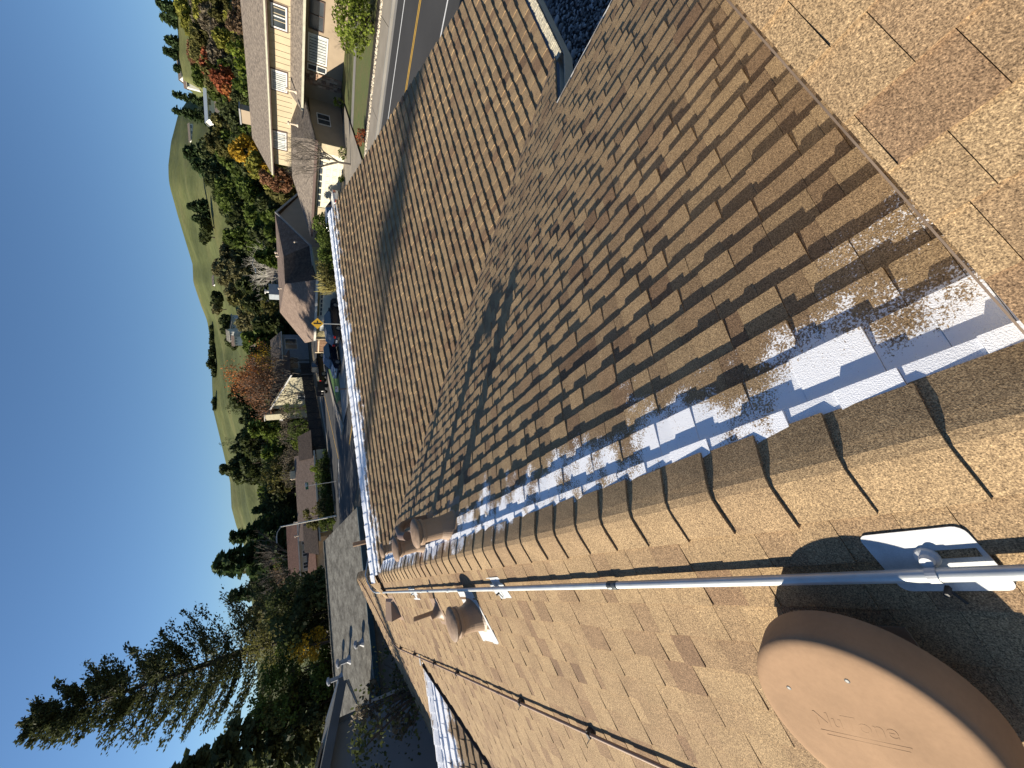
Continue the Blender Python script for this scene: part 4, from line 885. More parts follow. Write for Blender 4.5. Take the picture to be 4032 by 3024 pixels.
# ------------------------------------------------------------------ vehicles
RUB = mat('tyre_rubber', (.018, .018, .018), .85); RIM = mat('alloy_rim', (.45, .45, .46), .35, metal=.8); REDL = mat('tail_light_red', (.45, .015, .012), .2); CLR = mat('clear_lamp', (.75, .76, .78), .1); CGL = mat('car_glass', (.025, .03, .035), .05, spec=.9); PLATE = mat('licence_plate', (.75, .75, .72), .5); CHR = mat('chrome', (.7, .7, .72), .15, metal=1)
def car(name, loc, az, paint, label, Lc=4.5, W=1.8, Hc=1.46, kind='hatch'):
    t = thing(name, loc, label, 'car'); a = R_(az); fwd = Vector((math.sin(a), math.cos(a), 0)); rt = Vector((math.cos(a), -math.sin(a), 0)); o = Vector(loc)
    def P(x, y, z): return o + fwd * x + rt * y + up * z
    h = Lc / 2
    low = [(-h, .42), (-h + .02, .78), (-h + .12, .93), (-h * .55, .97), (h * .30, .93), (h * .42, .90), (h - .35, .76), (h - .06, .62), (h, .42), (h - .05, .24), (-h + .05, .26)]
    if kind == 'pickup': low = [(-h, .5), (-h, 1.05), (-h * .1, 1.08), (h * .35, 1.1), (h - .3, 1.02), (h, .85), (h, .45), (h - .05, .35), (-h + .05, .38)]
    mb = MB(); n = len(low)
    secs = [(-W / 2 + .03, .90), (-W / 2, .97), (-W / 2 + .02, 1.0), (W / 2 - .02, 1.0), (W / 2, .97), (W / 2 - .03, .90)]
    S = [[P(x * (1 if abs(yy) < W / 2 - .01 else .985), yy, .26 + (z - .26) * sc) for x, z in low] for yy, sc in secs]
    for A_, B_ in zip(S, S[1:]):
        for i in range(n): mb.poly([A_[i], A_[(i + 1) % n], B_[(i + 1) % n], B_[i]])
    mb.poly(S[0]); mb.poly(S[-1][::-1]); body = smooth_angle(mb.build('body', paint, t), 30)
    b0 = .95 if kind != 'pickup' else 1.08
    if kind == 'sedan': cab = [(-h * .62, b0 - .02), (-h * .30, Hc - .04), (h * .02, Hc), (h * .2, Hc - .06), (h * .48, b0 - .05)]
    elif kind == 'pickup': cab = [(-h * .12, b0 - .02), (-h * .08, Hc + .3), (h * .1, Hc + .32), (h * .22, Hc + .26), (h * .46, b0 - .02)]
    else: cab = [(-h * .95, b0 - .03), (-h * .78, Hc - .08), (-h * .2, Hc), (h * .1, Hc - .03), (h * .48, b0 - .05)]
    def cp(x, z, side, ins=0):
        k_ = (z - b0) / (Hc - b0); return P(x, side * (W / 2 - .06 - .15 * max(0, k_) + ins), z)
    mb = MB(); top = cab[1:4]
    Lq = [cp(x, z, -1) for x, z in cab]; Rq = [cp(x, z, 1) for x, z in cab]
    for i in range(len(cab) - 1): mb.poly([Lq[i], Lq[i + 1], Rq[i + 1], Rq[i]])
    mb.poly(Lq[::-1]); mb.poly(Rq); cabin = mb.build('cabin', paint, t)
    cx = sum(c[0] for c in cab) / len(cab); cz = (b0 + Hc) / 2 + .01
    for sd, nm in ((-1, 'side_window'), (1, 'side_window')):
        q = [(x + (cx - x) * .12, z + (cz - z) * .2) for x, z in cab]; mb = MB(); mb.poly([cp(x, z, sd, .006) for x, z in q]); mb.build(nm, CGL, t)
    def glass(i, j, nm):
        a0, a1 = Vector((cab[i][0], 0, cab[i][1])), Vector((cab[j][0], 0, cab[j][1])); mb = MB(); pts = []
        for f_, s_ in ((.12, -1), (.12, 1), (.9, 1), (.9, -1)):
            m_ = a0 + (a1 - a0) * f_; yy = s_ * (W / 2 - .06 - .15 * max(0, (m_.z - b0) / (Hc - b0)) - .09); pts.append(P(m_.x + (.012 if i > 1 else -.012), yy, m_.z + .012))
        mb.poly(pts); mb.build(nm, CGL, t)
    glass(0, 1, 'rear_window'); glass(4, 3, 'windscreen')
    wr = .33 if kind != 'pickup' else .4
    for x in (-h * .6, h * .62):
        for s_ in (-1, 1):
            c = P(x, s_ * (W / 2 - .09), wr); mb = MB(); mb.lathe(c - rt * .11, rt, [(wr * .7, 0), (wr, .03), (wr, .19), (wr * .7, .22)], 20); w_ = smooth_angle(mb.build('wheel', RUB, t))
            mb = MB(); mb.lathe(c + rt * s_ * .115 - rt * .012, rt, [(wr * .62, 0), (wr * .6, .015), (wr * .2, .024)], 12); mb.build('rim', RIM, w_)
    zl = .74 if kind != 'pickup' else .9
    for s_ in (-1, 1):
        mb = MB(); mb.box(P(-h + .05, s_ * (W / 2 - .2), zl + .02), fwd * .06, rt * .17, up * .10); mb.build('tail_light', REDL, t)
        mb = MB(); mb.box(P(h - .12, s_ * (W / 2 - .28), zl - .08), fwd * .1, rt * .2, up * .06); mb.build('headlight', CLR, t)
        mb = MB(); mb.box(P(h * .38, s_ * (W / 2 + .08), b0 + .06), fwd * .06, rt * .09, up * .06); mb.build('mirror', paint, t)
    for e_ in (-1, 1): mb = MB(); mb.box(P(e_ * (h + .002), 0, .55), fwd * .012, rt * .26, up * .07); mb.build('licence_plate', PLATE, t)
    mb = MB(); mb.box(P(h - .02, 0, .62), fwd * .03, rt * .45, up * .05); mb.build('grille', CHR, t)
    mb = MB(); mb.box(P(-h + .01, 0, .40), fwd * .05, rt * .78, up * .09); mb.build('rear_bumper', DARKM, t)
    return t, P
NAVYP = mat('navy_car_paint', (.012, .016, .03), .12, .05, 2, spec=.8); BLKP = mat('black_car_paint', (.008, .008, .009), .15, spec=.8); WCP = mat('white_car_paint', (.80, .80, .80), .18, .03, 2, spec=.7)
car('car', (7.15, 42.9, .09), 62, NAVYP, 'dark navy hatchback with red tail lights parked before the pale garage', 4.7, 1.85, 1.5)
car('car', (3.9, 45.2, .1), 238, NAVYP, 'dark car with chrome grille parked at the edge of the bright lawn', 4.5, 1.8, 1.5, 'sedan')
tr, P = car('pickup_truck', (3.6, 60.5, .02), 62, BLKP, 'black pickup truck with rear cargo carrier on the side street', 4.9, 1.85, 1.5, 'pickup')
car('car', (15.2, 37.2, .14), -35, WCP, 'white sedan on the driveway, cut off by the frosted ridge', 4.6, 1.8, 1.42, 'sedan')
cr = thing('cargo_carrier', P(-3.3, 0, .5), 'dark cargo carrier with pale boxes behind the black pickup', 'cargo rack')
mb = MB()
for y in (-.8, .8): mb.box(P(-3.3, y, .9), (P(.75, 0, 0) - P(0, 0, 0)), (P(0, .03, 0) - P(0, 0, 0)), up * .45)
mb.box(P(-3.3, 0, .5), P(.8, 0, 0) - P(0, 0, 0), P(0, .85, 0) - P(0, 0, 0), up * .05); mb.build('frame', DARKM, cr)
for x, y, m_ in ((-3.0, -.4, WHITEP), (-3.5, .3, WHITEP), (-3.6, -.5, DARKM)): mb = MB(); mb.box(P(x, y, .75), P(.25, 0, 0) - P(0, 0, 0), P(0, .25, 0) - P(0, 0, 0), up * .13); mb.build('box', m_, cr)
for y in (-.85, .85): mb = MB(); mb.lathe(P(-3.3, y, .28) - (P(0, .08, 0) - P(0, 0, 0)), P(0, 1, 0) - P(0, 0, 0), [(.2, 0), (.28, .02), (.28, .14), (.2, .16)], 14); mb.build('wheel', RUB, cr)

# ------------------------------------------------------------------ street furniture
POLE = mat('galvanised_post', (.55, .56, .56), .5, metal=.5)
pS = gd(550 + 1548 / 2.212, 600 + 1490 / 2.212, 36); sg = thing('road_sign', (pS.x, pS.y, 0), 'yellow diamond side-road warning sign above the frosted ridge', 'sign')
toc = Vector((-pS.x, -pS.y, 0)).normalized(); sx = Vector((-toc.y, toc.x, 0)) * -1; toc2 = (toc + sx * .25).normalized(); sx = Vector((-toc2.y, toc2.x, 0)); k = .46
YS = mat('sign_yellow', (.62, .36, .03), .5, .05, 3); BS = mat('sign_black', (.015, .013, .012), .5)
mb = MB(); D4 = [sx * k, up * k, -sx * k, -up * k]; Fq = [pS + toc2 * .03 + d for d in D4]; Bq = [pS + d for d in D4]; mb.poly(Fq); mb.poly(Bq[::-1])
for i in range(4): mb.poly([Bq[i], Bq[(i + 1) % 4], Fq[(i + 1) % 4], Fq[i]])
mb.build('panel', YS, sg)
mb = MB(); mb.box(pS + toc2 * .036, sx * .05, up * .29, toc2 * .003); mb.box(pS + toc2 * .0355 + sx * (.13 if (sx.x > 0) else -.13), sx * .09, up * .045, toc2 * .003); mb.build('symbol', BS, sg)
mb = MB(); mb.tube([(pS.x, pS.y, 0), (pS.x, pS.y, pS.z - .2)], .03, 8); mb.build('post', POLE, sg)
pm = gz(1368, 1534, .05); pm = gd(700 + 1385 / 2.212, 1250 + 625 / 2.212, 40.8); mbx = thing('mailbox', (pm.x, pm.y, 0), 'white mailbox on a wooden post beside the bright lawn', 'mailbox')
mb = MB(); mb.tube([(pm.x, pm.y, 0), (pm.x, pm.y, pm.z - .12)], .05, 6); mb.box((pm.x, pm.y, .9), (.25, 0, 0), (0, .04, 0), (0, 0, .04)); mb.build('post', WOOD, mbx)
mb = MB(); prof = [(-.12, -.12), (.12, -.12), (.12, .06), (.085, .12), (0, .145), (-.085, .12), (-.12, .06)]
A_ = [pm + Vector((-.26, y, z)) for y, z in prof]; B_ = [pm + Vector((.26, y, z)) for y, z in prof]
for i in range(len(prof)): mb.poly([A_[i], A_[(i + 1) % 7], B_[(i + 1) % 7], B_[i]])
mb.poly(A_[::-1]); mb.poly(B_); mb.build('box', WHITEP, mbx); mb = MB(); mb.box(pm + Vector((.1, -.13, .08)), (.05, 0, 0), (0, .01, 0), (0, 0, .05)); mb.build('flag', REDL, mbx)
pb = gz(700 + 1375 / 2.212, 1900 + 290 / 2.212, .1); pt = gd(700 + 890 / 2.212, 1900 + 385 / 2.212, math.hypot(pb.x, pb.y)); sl_ = thing('street_lamp', (pb.x, pb.y, 0), 'tall pale street lamp leaning arm over the left corner', 'street lamp')
LMP = mat('lamp_pole_white', (.72, .70, .64), .5)
mb = MB(); mb.tube([(pb.x, pb.y, 0), (pb.x, pb.y, pt.z * .5), (pb.x, pb.y, pt.z)], [.11, .09, .065], 10); mb.build('pole', LMP, sl_)
ar = gd(700 + 860 / 2.212, 1900 + 480 / 2.212, math.hypot(pb.x, pb.y)); mb = MB(); mb.tube([(pb.x, pb.y, pt.z - .1), ((pb.x + ar.x) / 2, (pb.y + ar.y) / 2, ar.z - .1), tuple(ar)], .04, 8); mb.build('arm', LMP, sl_)
mb = MB(); mb.box(ar + Vector((-.25, 0, 0)), (.38, 0, 0), (0, .14, 0), (0, 0, .07)); mb.build('lamp_head', mat('lamp_head_grey', (.5, .5, .5)), sl_)
pl = gz(1120 + 905 / 4.532, 1760 + 615 / 4.532, .1); tp = gd(1120 + 400 / 4.532, 1760 + 690 / 4.532, math.hypot(pl.x, pl.y)); ss = thing('street_sign', (pl.x, pl.y, 0), 'small green street-name sign on a thin pole at the corner', 'sign')
mb = MB(); mb.tube([(pl.x, pl.y, 0), (pl.x, pl.y, tp.z)], .035, 6); mb.build('pole', POLE, ss); mb = MB(); mb.box((pl.x, pl.y, tp.z), (.42, .1, 0), (-.005, .02, 0), (0, 0, .16)); mb.build('blade', mat('sign_green', (.02, .16, .08), .5), ss)
mb = MB(); mb.box((pl.x + .2, pl.y - .35, tp.z + .1), (.2, .05, 0), (-.01, .04, 0), (0, 0, .12)); mb.build('reflector', WHITEP, ss)
# far utility lamp by the white-barked trees
pu = gd(650 + 985 / 2.816, 800 + 612 / 2.816, 100); ul = thing('street_lamp', (pu.x, pu.y, 0), 'distant grey lamp post in front of the grey-roofed house', 'street lamp')
mb = MB(); mb.tube([(pu.x, pu.y, 0), (pu.x, pu.y, pu.z)], .09, 6); mb.build('pole', POLE, ul); mb = MB(); mb.tube([(pu.x, pu.y, pu.z), (pu.x - 1.2, pu.y, pu.z + .35), (pu.x - 2.2, pu.y, pu.z - .1)], .06, 6); mb.build('arm', POLE, ul)
mb = MB(); mb.box((pu.x - 2.5, pu.y, pu.z - .15), (.45, 0, 0), (0, .15, 0), (0, 0, .1)); mb.build('lamp_head', POLE, ul)
# rocks edging the opposite planting strip
rg, ico, fc = pebbles(0, 9, None); Vv, Ff, Tt = [], [], []
for i in range(3600):
    k_ = rg.uniform(-30, 12); c_ = rg.uniform(6.65, 7.05); x_, y_ = rp(k_, c_); r = rg.uniform(.04, .08)
    Vv.append(ico * np.array([r * 1.2, r, r * .8]) + rg.normal(0, r * .1, (12, 3)) + np.array([x_, y_, .13])); Ff.append(fc + 12 * i); Tt.append(np.full(12, rg.random()))
PR = tone_mat('pale_edging_rock', [(0, (.34, .28, .20)), (1, (.66, .58, .45))], .9)
o = quick_mesh('edging_rocks', np.concatenate(Vv), np.concatenate(Ff), PR, None, np.concatenate(Tt)); tag(o, 'strip of pale rocks between the far sidewalk and planting bed', 'rocks', kind='stuff')
# ------------------------------------------------------------------ vegetation
def stops(c, spread=.45):
    d = tuple(x * (1 - spread) for x in c); l = tuple(min(1, x * (1 + spread)) for x in c); return [(0, d), (.5, c), (1, l)]
LEAF = {}
def leafm(name, c, spread=.5, trans=.35):
    if name not in LEAF: LEAF[name] = tone_mat('foliage_' + name, stops(c, spread), .75, .2, trans)
    return LEAF[name]
leafm('dark_oak', (0.058, 0.071, 0.024)); leafm('green', (0.081, 0.111, 0.021)); leafm('bright', (0.150, 0.189, 0.026)); leafm('olive', (0.111, 0.104, 0.031)); leafm('pine', (0.044, 0.068, 0.025)); leafm('yellowgreen', (0.208, 0.202, 0.036)); leafm('yellow', (0.442, 0.273, 0.026)); leafm('orange', (0.325, 0.124, 0.036)); leafm('red', (0.273, 0.081, 0.036)); leafm('rust', (0.182, 0.091, 0.046)); leafm('brown', (0.150, 0.098, 0.055)); leafm('greybrown', (0.143, 0.117, 0.078)); leafm('redwood', (0.068, 0.078, 0.031), .5, .3); leafm('grassy', (0.390, 0.338, 0.130)); leafm('deodar', (0.124, 0.163, 0.031)); leafm('eucalypt', (0.150, 0.136, 0.061))
BARK = mat('bark_brown', (.075, .055, .04), .95, .3, 3, .4, 10); BARKG = mat('bark_grey', (.16, .135, .11), .95, .25, 3, .3, 12); BARKW = mat('bark_white', (.62, .58, .50), .85, .25, 4); BARKD = mat('bark_dark', (.035, .027, .022), .95)
def leaf_quads(rg, C, size, stretch=1.0, axis=None, tone=None, flat=0.0):
    """one quad per centre with random orientation (or stretched along axis)"""
    n = len(C); a = rg.normal(size=(n, 3)) if axis is None else axis + rg.normal(size=(n, 3)) * .35
    a /= np.linalg.norm(a, axis=1)[:, None] + 1e-9; b = rg.normal(size=(n, 3)); b -= (b * a).sum(1)[:, None] * a; b[:, 2] *= 1 - flat
    b /= np.linalg.norm(b, axis=1)[:, None] + 1e-9
    s = (size * rg.uniform(.6, 1.4, n))[:, None]; A, B = a * s * stretch, b * s
    V = np.stack([C - A * .5, C + B * .5, C + A * .5 + B * .05, C - B * .5], 1).reshape(-1, 3)
    F = np.arange(n * 4).reshape(n, 4); t = rg.uniform(0, 1, n) if tone is None else np.clip(tone + rg.normal(0, .16, n), 0, 1)
    return V, F, np.repeat(t, 4)
def crown(name, parts, m, par):
    V = np.concatenate([p[0] for p in parts]); off = 0; Fs = []
    for p in parts: Fs.append(p[1] + off); off += len(p[0])
    return quick_mesh(name, V, np.concatenate(Fs), m, par, np.concatenate([p[2] for p in parts]))
def broadleaf(base, Hh, rad, m, label, seed, bark=BARK, n=2600, leaf=None, cat='tree', name='tree', trunkfrac=.3, clumps=34, group=None, squash=1.0, density=.62):
    rg = np.random.default_rng(seed); b = np.array(base); t = thing(name, tuple(base), label, cat, group); leaf = leaf or max(.10, rad * .085)
    cz = Hh * (trunkfrac + (1 - trunkfrac) * .5); rz = Hh * (1 - trunkfrac) * .5 * squash; parts = []; ends = []
    for i in range(clumps):
        d = rg.normal(size=3); d /= np.linalg.norm(d); r = rg.uniform(.3, 1) ** .45
        c = b + np.array([d[0] * rad * r * .82, d[1] * rad * r * .82, cz + d[2] * rz * r * .85]); cr = rad * rg.uniform(.20, .36)
        k = int(n / clumps * rg.uniform(.6, 1.4)); q = rg.normal(size=(k, 3)); q /= np.linalg.norm(q, axis=1)[:, None]; q *= (rg.uniform(.45, 1.08, k) ** density)[:, None]
        P = c + q * np.array([cr, cr, cr * .72]); parts.append(leaf_quads(rg, P, leaf, 1.3, tone=rg.uniform(.15, .85))); ends.append(c)
    crown('crown', parts, m, t)
    mb = MB(); tr = max(.06, rad * .07); mid = b + np.array([rg.normal(0, .1) * rad, rg.normal(0, .1) * rad, Hh * max(.12, trunkfrac)]); mb.tube([b - np.array([0, 0, .3]), (b + mid) / 2, mid, b + np.array([0, 0, cz])], [tr * 1.3, tr, tr * .8, tr * .3], 7); mb.build('trunk', bark, t)
    mb = MB()
    for c in ends[:10]: mb.tube([mid, (mid + c) / 2 + np.array([0, 0, .05 * Hh]), c], [tr * .5, tr * .3, tr * .08], 5, cap=False)
    mb.build('limbs', bark, t); return t
def conifer(base, Hh, rad, m, label, seed, bark=BARK, n=2600, droop=.25, shape=.85, bottom=.12, leaf=None, group=None, whorls=None, sparse=1.0, lean=(0, 0)):
    rg = np.random.default_rng(seed); b = np.array(base); t = thing('conifer', tuple(base), label, 'tree', group); leaf = leaf or max(.12, rad * .13); parts = []; mb = MB(); tr = max(.08, Hh * .013)
    lv = np.array([lean[0], lean[1], 0]) * Hh
    mb.tube([b - np.array([0, 0, .3]), b + lv * .5 + np.array([0, 0, Hh * .5]), b + lv + np.array([0, 0, Hh])], [tr * 1.4, tr * .8, tr * .08], 8); mb.build('trunk', bark, t)
    W = whorls or int(26 * sparse); k = max(3, int(n / (W * 6))); mb = MB()
    for i in range(W):
        f = bottom + (1 - bottom) * (i + rg.random()) / W; rr = rad * (1 - f) ** shape * rg.uniform(.75, 1.15) + rad * .03
        for j in range(6):
            a = rg.uniform(0, 6.283); L = rr * rg.uniform(.6, 1.1); c0 = b + lv * f + np.array([0, 0, Hh * f]); d = np.array([math.cos(a), math.sin(a), 0]); u = rg.uniform(.1, 1, k) ** .7
            rise = .18 * (f - .3); P = c0 + d * (u * L)[:, None] + np.array([0, 0, 1]) * (u * L * rise - droop * L * u * u)[:, None] + rg.normal(0, leaf * .45, (k, 3)) * np.array([1, 1, .6])
            parts.append(leaf_quads(rg, P, leaf, 1.9, axis=d + np.array([0, 0, -.25]), tone=np.clip(.2 + .6 * u.mean() + rg.uniform(-.3, .3), 0, 1)))
            if L > rad * .3: e = c0 + d * L * .8 + np.array([0, 0, L * .8 * rise - droop * L * .64]); mb.tube([c0, (c0 + e) / 2 + np.array([0, 0, .02 * L]), e], [tr * .25, tr * .15, .01], 4, cap=False)
    if mb.v: mb.build('branches', bark, t)
    crown('crown', parts, m, t); return t
def bare(base, Hh, spread, m, label, seed, depth=5, leafmat=None, leaves=0, leaf=.14, stems=4, group=None, name='bare_tree', up0=.9, thick=.02):
    rg = np.random.default_rng(seed); b = np.array(base); t = thing(name, tuple(base), label, 'tree', group); mb = MB(); tips = []
    def grow(p, d, L, r, k):
        d = d / np.linalg.norm(d); e = p + d * L; mid = (p + e) / 2 + rg.normal(0, L * .05, 3); mb.tube([p, mid, e], [r, r * .85, r * .66], 5 if k > 2 else 3, cap=False)
        if k <= 0: tips.append(e); return
        for i in range(rg.integers(2, 4)):
            nd = d + rg.normal(0, .42, 3) * np.array([1, 1, .6]); nd[2] += .18; grow(e if i == 0 else p + d * L * rg.uniform(.55, .98), nd, L * rg.uniform(.62, .82), r * .62, k - 1)
    r0 = Hh * thick; trunk_top = b + np.array([0, 0, Hh * .2])
    mt = MB(); mt.tube([b - np.array([0, 0, .2]), trunk_top], [r0 * 1.4, r0], 8); mt.build('trunk', m, t)
    for i in range(stems):
        a = 6.283 * i / stems + rg.uniform(-.4, .4); grow(trunk_top - np.array([0, 0, .05]), np.array([math.cos(a) * spread, math.sin(a) * spread, up0]), Hh * .27, r0 * .7, depth)
    mb.build('branches', m, t)
    if leaves:
        C = np.array(tips); idx = rg.integers(0, len(C), leaves); crown('crown', [leaf_quads(rg, C[idx] + rg.normal(0, Hh * .035, (leaves, 3)), leaf, 1.2)], leafmat, t)
    return t
def at(xtop, y, D, zb=None):                # base on the terrain under a photo pixel, and height up to it
    p = gd(xtop, y, D); zt = terrain(p.x, p.y) if zb is None else zb; return (p.x, p.y, zt), max(1.0, p.z - zt), mpp(p)
_s = [100]
def seed(): _s[0] += 1; return _s[0]
def B_(x, y, D, wpx, m, label, n=2200, **k): b, hgt, mp = at(x, y, D); return broadleaf(b, hgt, wpx * mp / 2, LEAF[m], label, seed(), n=n, **k)
def C_(x, y, D, wpx, m, label, n=2200, **k): b, hgt, mp = at(x, y, D); return conifer(b, hgt, wpx * mp / 2, LEAF[m], label, seed(), n=n, **k)
# --- left side: tall redwood and its dark neighbours
rb, rh, rm = at(104, 2853, 55)
rg = np.random.default_rng(77); t = thing('redwood_tree', rb, 'tall backlit redwood with long feathery branches at the upper left', 'tree'); b = np.array(rb); mb = MB(); top = np.array([b[0], b[1], b[2] + rh])
# trunk follows the photo's slight sweep
foot = gd(1290, 2455, 55); foot = np.array([foot.x, foot.y, 0]); midp = gd(620, 2690, 55); midp = np.array(midp)
def trunk_at(f): return foot * (1 - f) ** 2 + 2 * f * (1 - f) * (midp * 1.0 + (midp - (foot + top) / 2) * 0.0) + top * f * f if False else foot + (top - foot) * f
mb.tube([trunk_at(f) for f in (0, .25, .5, .75, .92, 1)], [.55, .42, .30, .17, .06, .02], 10); mb.build('trunk', BARKD, t)
parts = []; br = MB()
for i in range(190):
    f = .10 + .89 * (i + rg.random()) / 190; c0 = trunk_at(f); a = rg.uniform(0, 6.283); L = (8.2 * (1 - f) ** .72 + .55) * rg.uniform(.65, 1.12); d = np.array([math.cos(a), math.sin(a), 0]); u = np.linspace(0, 1, 9)
    sweep = .30 + .3 * f; pts = [c0 + d * L * q + np.array([0, 0, L * (sweep * q * q - .10 * q)]) for q in u]; br.tube(pts, [.07 * (1 - f * .6) * (1 - .85 * q) + .006 for q in u], 5, cap=False)
    for q in np.linspace(.18, 1.0, 15):
        p = c0 + d * L * q + np.array([0, 0, L * (sweep * q * q - .10 * q)]); k = int(rg.integers(14, 26) * (1.0 if q > .4 else .55)); side = np.array([-d[1], d[0], 0]); sp = (.16 + .09 * L) * (1.15 - .5 * q)
        off = side * rg.normal(0, sp, k)[:, None] + d * rg.normal(0, .18, k)[:, None] + np.array([0, 0, 1]) * (rg.normal(-.05, .13, k))[:, None]
        parts.append(leaf_quads(rg, p + off, .135, 2.1, axis=d * .6 + np.array([0, 0, .35]) + off * .5, tone=rg.uniform(.15, .7)))
br.build('branches', BARKD, t); crown('crown', parts, LEAF['redwood'], t)
C_(640, 3090, 44, 620, 'redwood', 'dark conifer cut off by the frame at far left', 11000, droop=.15, bottom=.05, sparse=1.6, leaf=.34)
B_(930, 2560, 44, 330, 'olive', 'dense shrub with a yellow-leaved flank behind the grey roof', 6500, trunkfrac=.05, leaf=.14, name='large_shrub')
B_(1085, 2590, 38, 130, 'yellow', 'patch of golden foliage in front of the dense dark shrubs', 1500, trunkfrac=.3, leaf=.11, name='large_shrub', squash=.8)
B_(930, 2740, 42, 330, 'green', 'olive green bushy tree between redwood trunk and blue house', 6500, trunkfrac=.05, leaf=.14)
B_(1000, 2420, 40, 240, 'dark_oak', 'very dark bushy tree just beyond the grey neighbour roof', 5200, trunkfrac=.05, leaf=.15)
B_(950, 2900, 43, 300, 'olive', 'brownish green tree above the blue house roof', 5200, trunkfrac=.05, leaf=.15)
B_(1150, 2330, 44, 170, 'dark_oak', 'small dark evergreen at the left end of the reddish roof', 2600, trunkfrac=.05)
B_(1060, 2480, 39, 300, 'dark_oak', 'shadowy evergreen mass under the redwood', 4200, trunkfrac=.02)
# shrub leaves between the houses in front of the blue wall
p = gd(1500, 2780, 11.5); broadleaf((p.x, p.y, 0), p.z + 1.0, 1.25, LEAF['dark_oak'], 'dark leafy shrub in front of the blue-grey wall', seed(), n=900, leaf=.06, name='shrub', cat='shrub', trunkfrac=.5, clumps=30)
p = gd(1440, 2820, 12.2); broadleaf((p.x, p.y, 0), p.z + .35, .8, LEAF['greybrown'], 'thin pale-leaved shrub against the blue-grey wall', seed(), n=500, leaf=.08, name='shrub', cat='shrub', trunkfrac=.6, clumps=14)
# cedar group behind the reddish roof
C_(838, 2230, 105, 250, 'pine', 'broad dark cedar against the sky behind the reddish roof', 5200, droop=.05, shape=.55, bottom=.1, leaf=.75)
C_(905, 2120, 110, 170, 'pine', 'dark pine leaning beside the broad cedar', 3000, droop=.05, shape=.6, leaf=.7)
C_(905, 2350, 95, 160, 'pine', 'dark conifer between cedar and redwood', 3000, droop=.1, shape=.7, leaf=.6)
b_, hg, mp_ = at(960, 2280, 92); bare(b_, hg, .8, BARKG, 'pale leafless tree in front of the dark cedar', seed(), 5, thick=.014)
b_, hg, mp_ = at(1040, 2320, 90); bare(b_, hg, .9, BARKG, 'reddish grey leafless shrub above the reddish roof', seed(), 5, LEAF['brown'], 900, .2, thick=.012)
B_(1010, 2330, 100, 150, 'olive', 'olive tree low behind the leafless branches', 2200)
# --- middle: behind the ranch house and fence
B_(850, 1830, 135, 190, 'dark_oak', 'big rounded dark pine rising over the ranch house', 4200, trunkfrac=.1, leaf=.75)
B_(890, 1760, 125, 150, 'dark_oak', 'dark evergreen beside the big rounded pine', 3000, trunkfrac=.1, leaf=.7)
B_(832, 1745, 190, 40, 'pine', 'small round treetop on the skyline above the pines', 600)
C_(978, 1690, 100, 185, 'deodar', 'light green deodar cedar left of the cream chimney', 5200, droop=.3, shape=.45, bottom=.05, leaf=.5)
C_(1030, 1790, 104, 150, 'deodar', 'second light green deodar behind the ranch roof', 3600, droop=.3, shape=.5, leaf=.5)
B_(1030, 1880, 96, 170, 'olive', 'dull olive tree behind the ranch chimney', 3000)
B_(1020, 1955, 100, 160, 'dark_oak', 'dark tree right behind the ranch roof', 3000)
C_(1000, 2010, 104, 130, 'pine', 'dark conifer above the ranch roof at the hill foot', 2400, leaf=.55)
for i, (x, y, w) in enumerate(((1075, 1660, 90), (1085, 1760, 120), (1080, 1840, 110))): b_, hg, mp_ = at(x, y, 90); bare(b_, hg, .9, BARKG, ['brushy leafless tree right beneath the cream chimney', 'brushy leafless tree under the deodar', 'brushy leafless tree against the ranch roof'][i], seed(), 5, LEAF['greybrown'], 700, .18, stems=5, thick=.012)
for i, (x, y) in enumerate(((1095, 1615), (1105, 1690), (1110, 1730), (1135, 1755))): B_(x, y, 80 - i * 2.5, 75, 'green' if i < 3 else 'bright', ['spiky green shrub below the cream wall', 'spiky dark shrub over the fence middle', 'tall shrub over the fence near the ranch gable', 'bright yellow-green shrub by the fence end'][i], 1000, name='shrub', cat='shrub', trunkfrac=.02)
# autumn trees behind the fence
for i, (x, y, D, c, lv) in enumerate(((905, 1490, 96, 'orange', 1500), (930, 1520, 92, 'rust', 900), (960, 1455, 98, 'orange', 1100), (1000, 1420, 94, 'yellow', 700), (985, 1560, 90, 'rust', 700), (1010, 1480, 88, 'rust', 800))):
    b_, hg, mp_ = at(x, y, D); bare(b_, hg, .42, BARKG, ['tallest orange-leaved slender tree behind the fence', 'thin leafless tree left of the tallest orange one', 'orange tree beside the grey house', 'golden tree over the right fence end', 'sparse rusty tree next to the cream gable', 'rusty young tree low behind the fence'][i], seed(), 5, LEAF[c], lv, .26, stems=4, thick=.011, up0=1.2)
B_(885, 1560, 135, 130, 'dark_oak', 'dark oak behind the leafless branches', 3000, leaf=.6); B_(925, 1640, 130, 120, 'dark_oak', 'black-green oak above the cream chimney', 2600, leaf=.6); B_(870, 1610, 170, 60, 'dark_oak', 'dark scrub oak below the hill crest', 900)
# skyline knoll trees
for i, (x, y, w) in enumerate(((812, 1435, 45), (822, 1395, 60), (830, 1350, 70), (838, 1310, 70), (838, 1460, 60), (840, 1590, 60))): B_(x, y, 560, w, 'dark_oak', ['round lone oak at the end of the skyline grove', 'oak in the middle of the skyline grove', 'spreading oak in the skyline grove', 'first oak of the skyline grove', 'oak below the lone skyline oak', 'dark scrub on the far crest'][i], 700, trunkfrac=.02, leaf=1.6)
